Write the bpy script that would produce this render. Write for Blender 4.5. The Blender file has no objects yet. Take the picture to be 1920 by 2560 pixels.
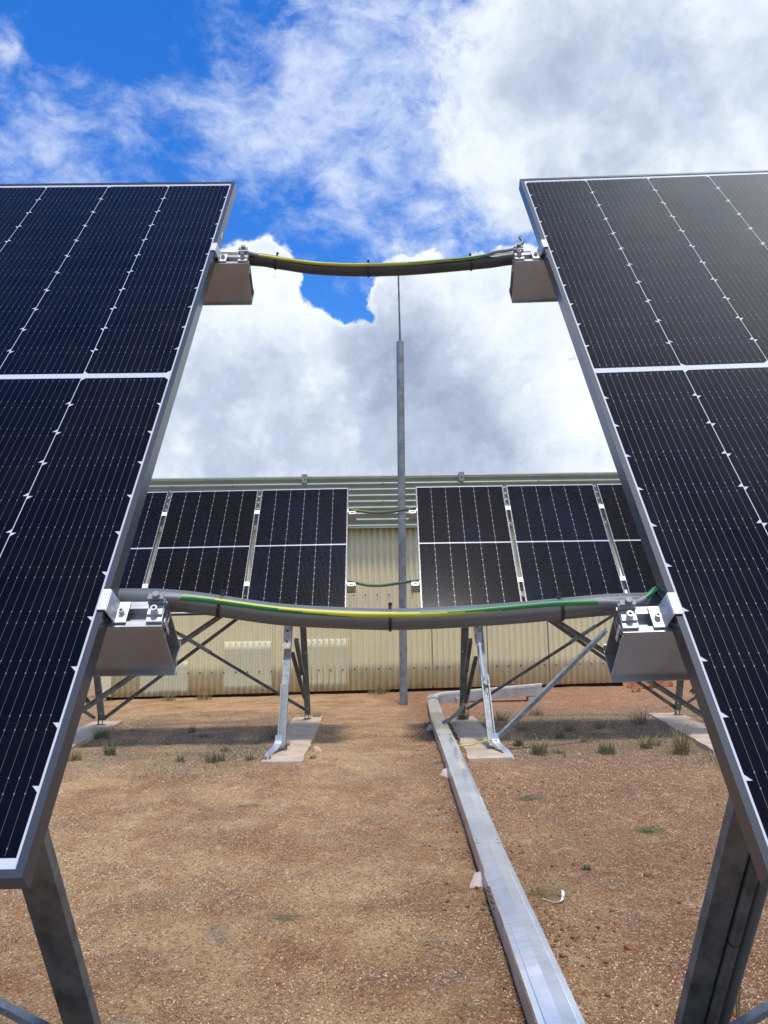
import bpy, bmesh, math, random
import numpy as np
from mathutils import Vector, Matrix, Euler
random.seed(7); rng = np.random.default_rng(11)
S = bpy.context.scene
# ------------------------------------------------------------------ camera
cam_d = bpy.data.cameras.new('camera'); cam = bpy.data.objects.new('camera', cam_d)
S.collection.objects.link(cam); S.camera = cam
F_PX, PITCH, YAW, ROLL = 2012.5, 0.14739, 0.006736, -0.016635
EYE = 1.56
cam_d.sensor_fit = 'VERTICAL'; cam_d.sensor_height = 36.0
cam_d.lens = 36.0 * F_PX / 2560.0
cam_d.clip_start = 0.02; cam_d.clip_end = 3000
fwd = Vector((math.sin(YAW)*math.cos(PITCH), math.cos(YAW)*math.cos(PITCH), math.sin(PITCH)))
rgt = Vector((math.cos(YAW), -math.sin(YAW), 0)); upv = rgt.cross(fwd)
r2 = rgt*math.cos(ROLL) + upv*math.sin(ROLL); u2 = -rgt*math.sin(ROLL) + upv*math.cos(ROLL)
cam.matrix_world = Matrix(((r2.x, u2.x, -fwd.x, 0), (r2.y, u2.y, -fwd.y, 0), (r2.z, u2.z, -fwd.z, EYE), (0, 0, 0, 1)))
S.render.resolution_x = 768; S.render.resolution_y = 1024
S.view_settings.view_transform = 'Standard'; S.view_settings.look = 'None'
S.view_settings.exposure = 0.43; S.view_settings.gamma = 1.0

def px_dir(px, py):
    d = fwd*F_PX + r2*(px-960) - u2*(py-1280)
    return d.normalized()

# ------------------------------------------------------------------ sun
SUN = Vector((0.04, -0.28, 0.958)).normalized()
sd = bpy.data.lights.new('sun', 'SUN'); sun = bpy.data.objects.new('sun', sd); S.collection.objects.link(sun)
sd.energy = 2.55; sd.angle = math.radians(8.0); sd.color = (1.0, 0.95, 0.88)
sun.rotation_euler = SUN.to_track_quat('Z', 'Y').to_euler()
sun.location = (4, -4, 12)

# ------------------------------------------------------------------ sky
world = bpy.data.worlds.new('World'); S.world = world; world.use_nodes = True
NT = world.node_tree; NT.nodes.clear()
def N(t, **k):
    n = NT.nodes.new(t)
    for a, b in k.items(): setattr(n, a, b)
    return n
def L(a, b): NT.links.new(a, b)
def val(x, sock):
    if isinstance(x, (int, float)): sock.default_value = x
    elif isinstance(x, (tuple, list)): sock.default_value = x
    else: L(x, sock)
def M(op, a, b=0.0, c=None, clamp=False):
    n = N('ShaderNodeMath', operation=op, use_clamp=clamp); val(a, n.inputs[0]); val(b, n.inputs[1])
    if c is not None: val(c, n.inputs[2])
    return n.outputs[0]
def V(op, a, b=None, s=None):
    n = N('ShaderNodeVectorMath', operation=op); val(a, n.inputs[0])
    if b is not None: val(b, n.inputs[1])
    if s is not None: n.inputs['Scale'].default_value = s
    return n.outputs['Value'] if op in ('DISTANCE', 'LENGTH', 'DOT_PRODUCT') else n.outputs[0]
def MR(x, a, b, c=0.0, d=1.0, mode='SMOOTHSTEP'):
    n = N('ShaderNodeMapRange', interpolation_type=mode); val(x, n.inputs['Value'])
    n.inputs['From Min'].default_value = a; n.inputs['From Max'].default_value = b
    n.inputs['To Min'].default_value = c; n.inputs['To Max'].default_value = d
    return n.outputs['Result']
def NOISE(vec, scale, det=8, rough=0.55, dist=0.0):
    n = N('ShaderNodeTexNoise'); L(vec, n.inputs['Vector']); n.inputs['Scale'].default_value = scale
    n.inputs['Detail'].default_value = det; n.inputs['Roughness'].default_value = rough
    n.inputs['Distortion'].default_value = dist
    return n
def MIXC(f, a, b):
    n = N('ShaderNodeMix', data_type='RGBA'); val(f, n.inputs[0]); val(a, n.inputs[6]); val(b, n.inputs[7])
    return n.outputs[2]
tc = N('ShaderNodeTexCoord'); D = V('NORMALIZE', tc.outputs['Generated'])
warp = NOISE(D, 3.2, 5, 0.6)
Dw = V('ADD', D, V('SCALE', V('SUBTRACT', warp.outputs['Color'], (0.5, 0.5, 0.5)), s=0.17))
warp2 = NOISE(D, 9.0, 5, 0.6)
Dw2 = V('ADD', D, V('SCALE', V('SUBTRACT', warp2.outputs['Color'], (0.5, 0.5, 0.5)), s=0.05))
def blobs(lst, vec):
    acc = None
    for (px, py, r, w) in lst:
        c = px_dir(px, py) if not isinstance(px, tuple) else Vector(px).normalized()
        rr = r/F_PX
        o = MR(V('DISTANCE', vec, tuple(c)), rr*0.25, rr*1.15, w, 0.0)
        acc = o if acc is None else M('ADD', acc, o)
    return acc
soft = [(1330,40,340,.8),(1750,60,450,1),(1540,300,300,.8),(1880,400,330,1),(1200,330,170,.5),(1250,500,110,.35),(1380,480,140,.6),
        ((.45,.25,.9),0,900,1.0),((.5,-.6,.6),0,1300,.8),((-.7,-.6,.4),0,900,.7),((.95,.1,.3),0,900,.9),((-.9,.3,.15),0,700,.8)]
crisp = [(600,690,95,.8),(690,680,85,.7),(735,715,60,.4),(650,800,150,.9),(480,900,260,1),(760,900,140,.9),(850,980,220,1),(985,668,42,.55),(1055,705,80,.8),
         (1000,770,100,.8),(930,820,70,.5),(1130,745,110,.7),(1270,740,130,.8),(1330,900,280,1),(1080,960,260,1),(470,1130,260,1),(520,1250,280,.9),(1000,1230,330,1),
         (1450,1200,330,1),(1700,900,400,1),(945,770,55,.6),(960,705,42,.5)]
holes = [(832,680,105,-1.0),(880,772,62,-.85),(790,650,60,-.5),(925,790,26,-.35)]
n_big = NOISE(Dw2, 5.0, 10, 0.6).outputs['Fac']
n_fine = NOISE(V('ADD', Dw2, (3.1, 1.7, 0.4)), 17.0, 10, 0.64).outputs['Fac']
n_micro = NOISE(V('ADD', D, (1.1, 0.3, 2.4)), 55.0, 6, 0.6).outputs['Fac']
m_s = M('MINIMUM', blobs(soft, Dw2), 1.15); m_p = blobs(crisp, Dw2); m_c = M('ADD', M('MINIMUM', m_p, 0.85), blobs(holes, Dw2))
nb = M('SUBTRACT', n_big, 0.5); nf = M('SUBTRACT', n_fine, 0.5); nm = M('SUBTRACT', n_micro, 0.5)
n_bil = NOISE(V('ADD', Dw2, (0.3, 0.9, 2.0)), 15.0, 4, 0.55).outputs['Fac']
bil = M('SUBTRACT', 0.09, M('ABSOLUTE', M('SUBTRACT', n_bil, 0.5)))
cd_s = M('ADD', m_s, M('ADD', M('MULTIPLY', nb, 2.3), M('MULTIPLY', nf, 1.7)))
cd_c0 = M('ADD', m_c, M('ADD', M('MULTIPLY', nb, 0.9), M('ADD', M('MULTIPLY', nf, 1.7), M('MULTIPLY', nm, 0.6))))
cd_c = M('ADD', cd_c0, M('MULTIPLY', bil, 1.8)); a_s = MR(cd_s, 0.05, 1.0); a_cr = M('MULTIPLY', MR(cd_c, 0.24, 0.60), MR(m_p, 0.02, 0.3))
up_b = NOISE(V('ADD', Dw2, (0.012, 0.0, 0.026)), 5.0, 5, 0.6).outputs['Fac']; up_f = NOISE(V('ADD', Dw2, (3.106, 1.7, 0.413)), 17.0, 5, 0.64).outputs['Fac']
relief_ = M('ADD', M('ADD', M('MULTIPLY', M('SUBTRACT', up_b, n_big), 2.4), M('MULTIPLY', M('SUBTRACT', up_f, n_fine), 0.7)), M('MULTIPLY', bil, -1.2))
a_c = M('MAXIMUM', a_s, a_cr); cd = M('MAXIMUM', M('SUBTRACT', cd_s, 0.1), cd_c)
# torn high cloud
wis = [(640,180,260,.4),(860,330,260,.55),(520,330,190,.3),(950,110,260,.6),(1080,250,200,.5),(60,390,150,.6),(250,300,140,.3),
       (900,470,130,.4),(1080,560,110,.35),(1180,470,150,.5),(640,410,150,.4),(1130,600,60,.4),((-.3,-.2,.9),0,700,.5)]
w_m = M('MINIMUM', blobs(wis, Dw), 0.85)
stretch = N('ShaderNodeMapping'); L(Dw2, stretch.inputs['Vector'])
stretch.inputs['Rotation'].default_value = (0, math.radians(-38), 0); stretch.inputs['Scale'].default_value = (1.0, 1.0, 2.0)
n_w = NOISE(stretch.outputs[0], 6.5, 12, 0.66, 0.2).outputs['Fac']
n_w2 = NOISE(stretch.outputs[0], 21.0, 10, 0.66, 0.2).outputs['Fac']
wd = M('ADD', w_m, M('ADD', M('MULTIPLY', M('SUBTRACT', n_w, 0.5), 2.3), M('MULTIPLY', M('SUBTRACT', n_w2, 0.5), 1.5)))
a_w = M('MULTIPLY', MR(wd, 0.10, 1.5), 0.88)
alpha = M('SUBTRACT', 1.0, M('MULTIPLY', M('SUBTRACT', 1.0, a_c), M('SUBTRACT', 1.0, a_w)))
# light and dark parts inside the clouds
dark = [(1060,1000,260,.75),(960,880,150,.5),(1150,1120,260,.55),(560,1120,260,.35),(800,1100,160,.3),(1600,40,300,.3),(1300,200,160,.1),(430,900,200,.25),(860,1160,430,.5),(1700,170,240,.15)]
lite = [(640,1050,90,.45),(1460,850,130,.6),(720,760,110,.5),(1130,700,120,.5),(1330,760,120,.4),(600,700,140,.5),(740,1000,60,.3),(1500,1020,100,.4),(1180,640,70,.5),(1050,290,180,.5),(1850,480,220,.4),((.42,.24,.88),0,420,1.2),(1080,660,80,.4)]
sh = M('SUBTRACT', blobs(dark, Dw2), blobs(lite, Dw2))
n_s = NOISE(V('ADD', Dw2, (0.0, 0.0, -0.02)), 5.5, 8, 0.5).outputs['Fac']
shade = M('ADD', M('MULTIPLY', sh, 0.8), M('ADD', M('MULTIPLY', M('SUBTRACT', n_s, 0.47), 2.6), M('MULTIPLY', M('ADD', nf, M('MULTIPLY', nm, 0.3)), 0.3)))
shade = M('ADD', M('ADD', shade, relief_), MR(cd, 0.4, 1.0, -0.42, 0.10))
ramp = N('ShaderNodeValToRGB'); L(MR(shade, -0.62, 1.35, 0, 1, 'LINEAR'), ramp.inputs[0])
e = ramp.color_ramp.elements
e[0].position = 0.0; e[0].color = (0.74, 0.78, 0.80, 1)
e[1].position = 1.0; e[1].color = (0.27, 0.32, 0.43, 1)
q = e.new(0.30); q.color = (0.63, 0.69, 0.76, 1)
q = e.new(0.62); q.color = (0.42, 0.48, 0.60, 1)
cloud_col = MIXC(MR(a_c, 0.1, 0.8), (0.60, 0.67, 0.80, 1), ramp.outputs[0])
sky = N('ShaderNodeTexSky', sky_type='NISHITA', sun_disc=False)
sky.sun_elevation = math.asin(SUN.z); sky.sun_rotation = math.atan2(SUN.x, SUN.y)
sky.altitude = 200; sky.air_density = 1.0; sky.dust_density = 0.3; sky.ozone_density = 3.0
hs = N('ShaderNodeHueSaturation'); hs.inputs['Saturation'].default_value = 1.38; hs.inputs['Hue'].default_value = 0.513
L(sky.outputs[0], hs.inputs['Color'])
bg1 = N('ShaderNodeBackground'); L(hs.outputs[0], bg1.inputs[0]); bg1.inputs[1].default_value = 0.172
# brightness added to the unseen cloud that the right panel mirrors as glare
glow = M('ADD', 1.0, blobs([((.48,.27,.84),0,640,3.8)], D))
bg2 = N('ShaderNodeBackground'); L(cloud_col, bg2.inputs[0]); L(glow, bg2.inputs[1])
mx = N('ShaderNodeMixShader'); L(alpha, mx.inputs[0]); L(bg1.outputs[0], mx.inputs[1]); L(bg2.outputs[0], mx.inputs[2])
wo = N('ShaderNodeOutputWorld'); L(mx.outputs[0], wo.inputs[0])
world.cycles.sampling_method = 'MANUAL'; world.cycles.sample_map_resolution = 512

# ------------------------------------------------------------------ helpers
COL = S.collection
def tag(o, label=None, cat=None, group=None, kind=None):
    if label: o['label'] = label
    if cat: o['category'] = cat
    if group: o['group'] = group
    if kind: o['kind'] = kind
    return o
def empty(name, loc=(0, 0, 0), rot=(0, 0, 0), label=None, cat=None, group=None):
    o = bpy.data.objects.new(name, None); COL.objects.link(o); o.empty_display_size = 0.1
    o.location = loc; o.rotation_euler = rot
    return tag(o, label, cat, group)
class MB:
    def __init__(s, off=(0, 0, 0)): s.v = []; s.f = []; s.uv = []; s.off = Vector(off)
    def add(s, vs, fs):
        b = len(s.v); s.v += [tuple(Vector(p)-s.off) for p in vs]; s.f += [tuple(b+i for i in f) for f in fs]; return s
    def box(s, a, b):
        x0, y0, z0 = a; x1, y1, z1 = b
        return s.add([(x0,y0,z0),(x1,y0,z0),(x1,y1,z0),(x0,y1,z0),(x0,y0,z1),(x1,y0,z1),(x1,y1,z1),(x0,y1,z1)],
                     [(0,3,2,1),(4,5,6,7),(0,1,5,4),(1,2,6,5),(2,3,7,6),(3,0,4,7)])
    def prism(s, prof, p0, p1, ax, ay, caps=True):
        """closed 2-D profile swept from p0 to p1; ax, ay = directions of the profile axes"""
        p0, p1, ax, ay = Vector(p0), Vector(p1), Vector(ax), Vector(ay); n = len(prof)
        vs = [p0+ax*a+ay*b for a, b in prof] + [p1+ax*a+ay*b for a, b in prof]
        fs = [(i, (i+1) % n, n+(i+1) % n, n+i) for i in range(n)]
        if caps: fs += [tuple(range(n))[::-1], tuple(range(n, 2*n))]
        return s.add(vs, fs)
    def bar(s, p0, p1, w, h, up=(0, 0, 1)):
        d = (Vector(p1)-Vector(p0)).normalized(); ax = d.cross(Vector(up)).normalized(); ay = ax.cross(d)
        return s.prism([(-w/2,-h/2),(w/2,-h/2),(w/2,h/2),(-w/2,h/2)], p0, p1, ax, ay)
    def channel(s, p0, p1, w, dpt, t, face):
        """C channel: web w wide facing `face`, flanges dpt deep behind it, lips"""
        d = (Vector(p1)-Vector(p0)).normalized(); f = Vector(face); f = (f-d*f.dot(d)).normalized(); ax = d.cross(f).normalized()
        lp = min(w*0.2, 0.014)
        pr = [(-w/2,0),(w/2,0),(w/2,-dpt),(w/2-lp,-dpt),(w/2-lp,-dpt+t),(w/2-t,-dpt+t),(w/2-t,-t),(-w/2+t,-t),(-w/2+t,-dpt+t),(-w/2+lp,-dpt+t),(-w/2+lp,-dpt),(-w/2,-dpt)]
        return s.prism(pr, p0, p1, ax, f)
    def angle(s, p0, p1, w, t, a1, a2):
        """L section with legs along a1 and a2"""
        d = (Vector(p1)-Vector(p0)).normalized(); a = Vector(a1); a = (a-d*a.dot(d)).normalized(); b = d.cross(a).normalized()
        if b.dot(Vector(a2)) < 0: b = -b
        return s.prism([(0,0),(w,0),(w,t),(t,t),(t,w),(0,w)], p0, p1, a, b)
    def tube(s, pts, r, n=12, caps=True):
        pts = [Vector(p) for p in pts]; b = len(s.v); ring = []
        ref = Vector((0, 0, 1)); t0 = (pts[1]-pts[0]).normalized()
        if abs(t0.dot(ref)) > 0.95: ref = Vector((0, 1, 0))
        nx = t0.cross(ref).normalized()
        vs = []; fs = []
        for i, p in enumerate(pts):
            t = ((pts[min(i+1, len(pts)-1)]-pts[max(i-1, 0)])).normalized()
            nx = (nx-t*nx.dot(t)).normalized(); ny = t.cross(nx)
            rr = r[i] if isinstance(r, (list, tuple)) else r
            for k in range(n):
                a = 2*math.pi*k/n; vs.append(p+nx*math.cos(a)*rr+ny*math.sin(a)*rr)
        for i in range(len(pts)-1):
            for k in range(n):
                fs.append((i*n+k, i*n+(k+1) % n, (i+1)*n+(k+1) % n, (i+1)*n+k))
        if caps: fs += [tuple(range(n)), tuple(range((len(pts)-1)*n, len(pts)*n))[::-1]]
        return s.add(vs, fs)
    def cyl(s, c, ax, r, h, n=16, r2=None):
        c, ax = Vector(c), Vector(ax).normalized()
        return s.tube([c, c+ax*h], [r, r if r2 is None else r2], n)
    def build(s, name, mat, parent=None, smooth=False, bevel=0.0, fix=True):
        me = bpy.data.meshes.new(name); me.from_pydata(s.v, [], s.f); me.update()
        if fix:
            bm = bmesh.new(); bm.from_mesh(me); bmesh.ops.recalc_face_normals(bm, faces=bm.faces); bm.to_mesh(me); bm.free()
        me.materials.append(mat)
        if smooth:
            me.polygons.foreach_set('use_smooth', [True]*len(me.polygons))
            if hasattr(me, 'set_sharp_from_angle'): me.set_sharp_from_angle(angle=math.radians(40))
        o = bpy.data.objects.new(name, me); COL.objects.link(o)
        if parent: o.parent = parent
        if bevel > 0:
            m = o.modifiers.new('bevel', 'BEVEL'); m.width = bevel; m.segments = 2; m.limit_method = 'ANGLE'; m.angle_limit = math.radians(40)
        return o
def fast_mesh(name, verts, loops, sizes, mat, matidx=None, mats=None, smooth=False):
    me = bpy.data.meshes.new(name)
    nv = len(verts); nl = len(loops); nf = len(sizes)
    me.vertices.add(nv); me.vertices.foreach_set('co', np.asarray(verts, np.float32).ravel())
    me.loops.add(nl); me.loops.foreach_set('vertex_index', np.asarray(loops, np.int32).ravel())
    me.polygons.add(nf); st = np.concatenate([[0], np.cumsum(sizes)[:-1]]).astype(np.int32)
    me.polygons.foreach_set('loop_start', st)
    for m in (mats or [mat]): me.materials.append(m)
    if matidx is not None: me.polygons.foreach_set('material_index', np.asarray(matidx, np.int32))
    if smooth: me.polygons.foreach_set('use_smooth', [True]*nf)
    me.update(calc_edges=True); me.validate()
    o = bpy.data.objects.new(name, me); COL.objects.link(o)
    return o
def copy_tree(o, parent=None):
    c = o.copy(); COL.objects.link(c); c.parent = parent
    for ch in [k for k in bpy.data.objects if k.parent == o]: copy_tree(ch, c)
    return c

# ------------------------------------------------------------------ materials
def mat(name, col, rough=0.5, metal=0.0, spec=0.5, noise=None, bump=None, coat=0.0, coat_rough=0.1, streak=None, spots=None):
    """noise=(scale, colour2, amount low, high), bump=(scale, strength, distance)"""
    m = bpy.data.materials.new(name); m.use_nodes = True; nt = m.node_tree; b = nt.nodes['Principled BSDF']
    b.inputs['Base Color'].default_value = (*col, 1); b.inputs['Roughness'].default_value = rough
    b.inputs['Metallic'].default_value = metal; b.inputs['Specular IOR Level'].default_value = spec
    b.inputs['Coat Weight'].default_value = coat; b.inputs['Coat Roughness'].default_value = coat_rough
    tcn = nt.nodes.new('ShaderNodeTexCoord'); src = None
    def nz(scale, det=6, r=0.6, sc=None):
        n = nt.nodes.new('ShaderNodeTexNoise'); n.inputs['Scale'].default_value = scale
        n.inputs['Detail'].default_value = det; n.inputs['Roughness'].default_value = r
        if sc:
            mp = nt.nodes.new('ShaderNodeMapping'); mp.inputs['Scale'].default_value = sc
            nt.links.new(tcn.outputs['Object'], mp.inputs['Vector']); nt.links.new(mp.outputs[0], n.inputs['Vector'])
        else: nt.links.new(tcn.outputs['Object'], n.inputs['Vector'])
        return n
    def layer(src, fac, c2):
        mxn = nt.nodes.new('ShaderNodeMix'); mxn.data_type = 'RGBA'; nt.links.new(fac, mxn.inputs[0])
        if src is None: mxn.inputs[6].default_value = (*col, 1)
        else: nt.links.new(src, mxn.inputs[6])
        mxn.inputs[7].default_value = (*c2, 1); return mxn.outputs[2]
    def rng_(x, lo, hi, mxv=1.0):
        r = nt.nodes.new('ShaderNodeMapRange'); r.inputs['From Min'].default_value = lo; r.inputs['From Max'].default_value = hi
        r.inputs['To Max'].default_value = mxv; nt.links.new(x, r.inputs['Value']); return r.outputs[0]
    for ent in ([noise] if noise and not isinstance(noise, list) else (noise or [])):
        sc, c2, lo, hi = ent[:4]; n = nz(sc, 7, 0.62, ent[4] if len(ent) > 4 else None)
        src = layer(src, rng_(n.outputs['Fac'], lo, hi, ent[5] if len(ent) > 5 else 1.0), c2)
    if src is not None: nt.links.new(src, b.inputs['Base Color'])
    if streak:
        n = nz(streak[0], 5, 0.6, streak[3] if len(streak) > 3 else None)
        nt.links.new(rng_(n.outputs['Fac'], 0.3, 0.7, 1.0), (rr := nt.nodes.new('ShaderNodeMapRange')).inputs['Value'])
        rr.inputs['To Min'].default_value = streak[1]; rr.inputs['To Max'].default_value = streak[2]
        nt.links.new(rr.outputs[0], b.inputs['Roughness'])
    if bump:
        n = nz(bump[0], 6, 0.6, bump[3] if len(bump) > 3 else None); bp = nt.nodes.new('ShaderNodeBump')
        bp.inputs['Strength'].default_value = bump[1]; bp.inputs['Distance'].default_value = bump[2]
        nt.links.new(n.outputs['Fac'], bp.inputs['Height']); nt.links.new(bp.outputs[0], b.inputs['Normal'])
    return m
M_cell = mat('solar_cell', (0.0008, 0.0014, 0.0065), 0.20, spec=0.07, noise=[(3.0, (0.0028, 0.0034, 0.008), 0.4, 0.65), (11, (0.0045, 0.0045, 0.0055), 0.5, 0.75), (170, (0.03, 0.03, 0.028), 0.70, 0.76)], streak=(5, 0.19, 0.28), bump=(60, 0.03, 0.001))
M_cell_far = mat('solar_cell_far', (0.002, 0.002, 0.004), 0.13, spec=0.045, noise=(1.1, (0.0025, 0.004, 0.016), 0.45, 0.6))
M_cell_far2 = mat('solar_cell_brown', (0.0035, 0.0025, 0.003), 0.13, spec=0.045, noise=(1.3, (0.003, 0.004, 0.014), 0.5, 0.66))
M_back = mat('white_backsheet', (0.50, 0.52, 0.55), 0.28, spec=0.4)
M_backside = mat('panel_rear_sheet', (0.6, 0.6, 0.6), 0.5)
M_bus = mat('busbar', (0.06, 0.063, 0.07), 0.4, metal=0.2)
M_dot = mat('solder_pad', (0.12, 0.125, 0.135), 0.4, metal=0.2)
M_frame = mat('dark_anodised_frame', (0.055, 0.06, 0.07), 0.27, metal=0.35)
M_alu = mat('mill_aluminium', (0.46, 0.46, 0.46), 0.36, metal=0.65, noise=(9, (0.37, 0.36, 0.35), 0.4, 0.7), streak=(70, 0.28, 0.42, (0.25, 8, 8)))
M_alu2 = mat('pale_aluminium', (0.56, 0.57, 0.59), 0.42, metal=0.7, noise=(60, (0.42, 0.43, 0.45), 0.4, 0.65), bump=(120, 0.25, 0.001))
M_alu3 = mat('clear_aluminium_far', (0.8, 0.81, 0.82), 0.5, metal=0.3)
M_steel = mat('stainless_bolt', (0.55, 0.53, 0.50), 0.28, metal=1.0)
M_black = mat('black_nylon', (0.012, 0.012, 0.013), 0.45)
M_galv = mat('galvanised_steel', (0.225, 0.24, 0.245), 0.52, metal=0.3, noise=[(14, (0.18, 0.195, 0.20), 0.42, 0.6), (60, (0.30, 0.31, 0.315), 0.5, 0.7)], streak=(20, 0.38, 0.58), bump=(40, 0.1, 0.002))
M_galv_d = mat('weathered_steel', (0.19, 0.185, 0.172), 0.55, metal=0.35, noise=[(8, (0.085, 0.085, 0.08), 0.4, 0.65), (30, (0.19, 0.17, 0.14), 0.58, 0.75)], bump=(40, 0.15, 0.002))
M_galv_l = mat('spangled_steel', (0.29, 0.30, 0.30), 0.55, metal=0.2, noise=[(18, (0.19, 0.20, 0.205), 0.42, 0.58), (5, (0.38, 0.385, 0.37), 0.5, 0.7)], bump=(40, 0.15, 0.002))
M_rust = mat('rust_stained_plate', (0.45, 0.42, 0.39), 0.6, metal=0.2, noise=[(22, (0.38, 0.19, 0.11), 0.42, 0.62)])
M_conduit = mat('grey_pvc_conduit', (0.125, 0.135, 0.135), 0.36, spec=0.45, noise=[(7, (0.12, 0.125, 0.13), 0.4, 0.65), (35, (0.22, 0.21, 0.19), 0.6, 0.75, (0.4, 3, 3))], bump=(14, 0.1, 0.002))
M_conduit_shade = mat('grey_conduit_shaded', (0.06, 0.066, 0.066), 0.42, spec=0.4, noise=(9, (0.045, 0.05, 0.05), 0.4, 0.65))  # darker copy of the grey conduit: the upper run's shade is in the colour
M_pvc_l = mat('pale_conduit', (0.55, 0.57, 0.57), 0.5)
M_tin = mat('tinned_sleeve', (0.21, 0.22, 0.23), 0.5)
M_yellow = mat('yellow_insulation', (0.52, 0.48, 0.03), 0.4)
M_green = mat('green_insulation', (0.025, 0.19, 0.055), 0.4)
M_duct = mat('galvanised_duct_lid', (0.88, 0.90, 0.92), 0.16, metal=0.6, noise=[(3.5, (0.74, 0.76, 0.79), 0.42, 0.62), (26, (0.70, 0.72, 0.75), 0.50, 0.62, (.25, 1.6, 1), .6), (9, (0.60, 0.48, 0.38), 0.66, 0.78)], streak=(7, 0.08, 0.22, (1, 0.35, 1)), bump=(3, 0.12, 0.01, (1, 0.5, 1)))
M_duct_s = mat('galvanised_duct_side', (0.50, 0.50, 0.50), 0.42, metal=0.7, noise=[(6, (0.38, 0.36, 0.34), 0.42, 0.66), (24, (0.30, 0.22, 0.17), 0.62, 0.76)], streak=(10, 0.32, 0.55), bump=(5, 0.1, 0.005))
M_wall = mat('cream_corrugated_steel', (0.70, 0.63, 0.38), 0.5, spec=0.35, noise=[(1.3, (0.66, 0.60, 0.39), 0.42, 0.62), (16, (0.60, 0.52, 0.31), 0.56, 0.75, (1, 1, 0.25))], bump=(3, 0.05, 0.01))
M_patch = mat('pale_fibreglass_patch', (0.58, 0.55, 0.37), 0.5, spec=0.3, noise=[(5, (0.54, 0.52, 0.35), 0.4, 0.65), (30, (0.63, 0.61, 0.45), 0.5, 0.72)])
M_fascia = mat('green_grey_corrugated_steel', (0.28, 0.325, 0.26), 0.42, metal=0.1, noise=[(1.8, (0.26, 0.28, 0.22), 0.4, 0.65), (2.6, (0.40, 0.34, 0.25), 0.60, 0.72, (1, 1, 3.0)), (12, (0.19, 0.215, 0.16), 0.55, 0.75, (0.3, 1, 3))])
M_concrete = mat('sandy_concrete', (0.50, 0.39, 0.285), 0.9, spec=0.1, noise=[(4, (0.40, 0.30, 0.215), 0.42, 0.62), (22, (0.56, 0.46, 0.35), 0.5, 0.72), (60, (0.33, 0.25, 0.19), 0.62, 0.74)], bump=(30, 0.4, 0.01))
M_rock = mat('red_rock', (0.36, 0.15, 0.075), 0.85, spec=0.1, noise=[(8, (0.24, 0.09, 0.045), 0.4, 0.62), (20, (0.46, 0.24, 0.15), 0.55, 0.75)], bump=(18, 0.5, 0.02))
M_rock_p = mat('pink_white_rock', (0.55, 0.36, 0.25), 0.8, spec=0.15, noise=[(14, (0.42, 0.22, 0.13), 0.42, 0.6), (9, (0.75, 0.68, 0.6), 0.56, 0.64)], bump=(25, 0.4, 0.01))
M_clod = mat('soil_clod', (0.22, 0.10, 0.05), 0.95, spec=0.05, noise=(60, (0.30, 0.15, 0.08), 0.4, 0.7), bump=(120, 0.6, 0.004))
M_green_g = mat('green_grass', (0.13, 0.155, 0.065), 0.6, spec=0.2, noise=(3, (0.20, 0.20, 0.10), 0.4, 0.6))
M_dry_g = mat('dry_grass', (0.40, 0.31, 0.16), 0.7, spec=0.15, noise=(3, (0.26, 0.21, 0.11), 0.4, 0.6))
M_grey_g = mat('grey_bush', (0.13, 0.13, 0.08), 0.7, spec=0.15, noise=(5, (0.22, 0.20, 0.13), 0.4, 0.6))
M_litter = mat('dry_leaf_litter', (0.46, 0.35, 0.21), 0.8, spec=0.1)
M_litter2 = mat('grey_leaf_litter', (0.20, 0.17, 0.125), 0.8, spec=0.1)
M_white = mat('white_paper_scrap', (0.7, 0.66, 0.6), 0.7)
M_gravA = mat('pale_quartz_chip', (0.62, 0.48, 0.34), 0.7, spec=0.3)
M_gravB = mat('tan_chip', (0.50, 0.33, 0.19), 0.8, spec=0.2)
M_gravC = mat('dark_red_chip', (0.22, 0.09, 0.045), 0.9, spec=0.1)
M_hole = mat('bolt_hole', (0.01, 0.01, 0.01), 0.9)

def splash(m, top, col):
    nt = m.node_tree; b = nt.nodes['Principled BSDF']; src = b.inputs['Base Color'].links[0].from_socket
    tcn = nt.nodes.new('ShaderNodeTexCoord'); sp = nt.nodes.new('ShaderNodeSeparateXYZ'); nt.links.new(tcn.outputs['Object'], sp.inputs[0])
    n = nt.nodes.new('ShaderNodeTexNoise'); n.inputs['Scale'].default_value = 3.0; n.inputs['Detail'].default_value = 8; nt.links.new(tcn.outputs['Object'], n.inputs['Vector'])
    a = nt.nodes.new('ShaderNodeMath'); a.operation = 'MULTIPLY_ADD'; nt.links.new(n.outputs['Fac'], a.inputs[0]); a.inputs[1].default_value = -.5; nt.links.new(sp.outputs[2], a.inputs[2])
    r = nt.nodes.new('ShaderNodeMapRange'); nt.links.new(a.outputs[0], r.inputs['Value']); r.inputs['From Min'].default_value = top-.25; r.inputs['From Max'].default_value = top-.32
    r.inputs['To Max'].default_value = .5
    mx_ = nt.nodes.new('ShaderNodeMix'); mx_.data_type = 'RGBA'; nt.links.new(r.outputs[0], mx_.inputs[0]); nt.links.new(src, mx_.inputs[6]); mx_.inputs[7].default_value = (*col, 1)
    nt.links.new(mx_.outputs[2], b.inputs['Base Color'])
splash(M_patch, .16, (.46, .31, .20)); splash(M_wall, .13, (.42, .30, .18))

def gz(X, Y):
    X = np.asarray(X, float); Y = np.asarray(Y, float)
    z = np.interp(Y, [-40, -6, 0, 3, 5.3, 7.1, 8.5, 12, 15, 16, 30, 500], [-.3, -.1, 0, .06, .115, .215, .305, .328, .365, .385, .50, 4.0])
    t = np.clip((Y-9)/7, 0, 1); t = t*t*(3-2*t)
    return z + .011*np.clip(X, -9, 9)*t

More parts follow.
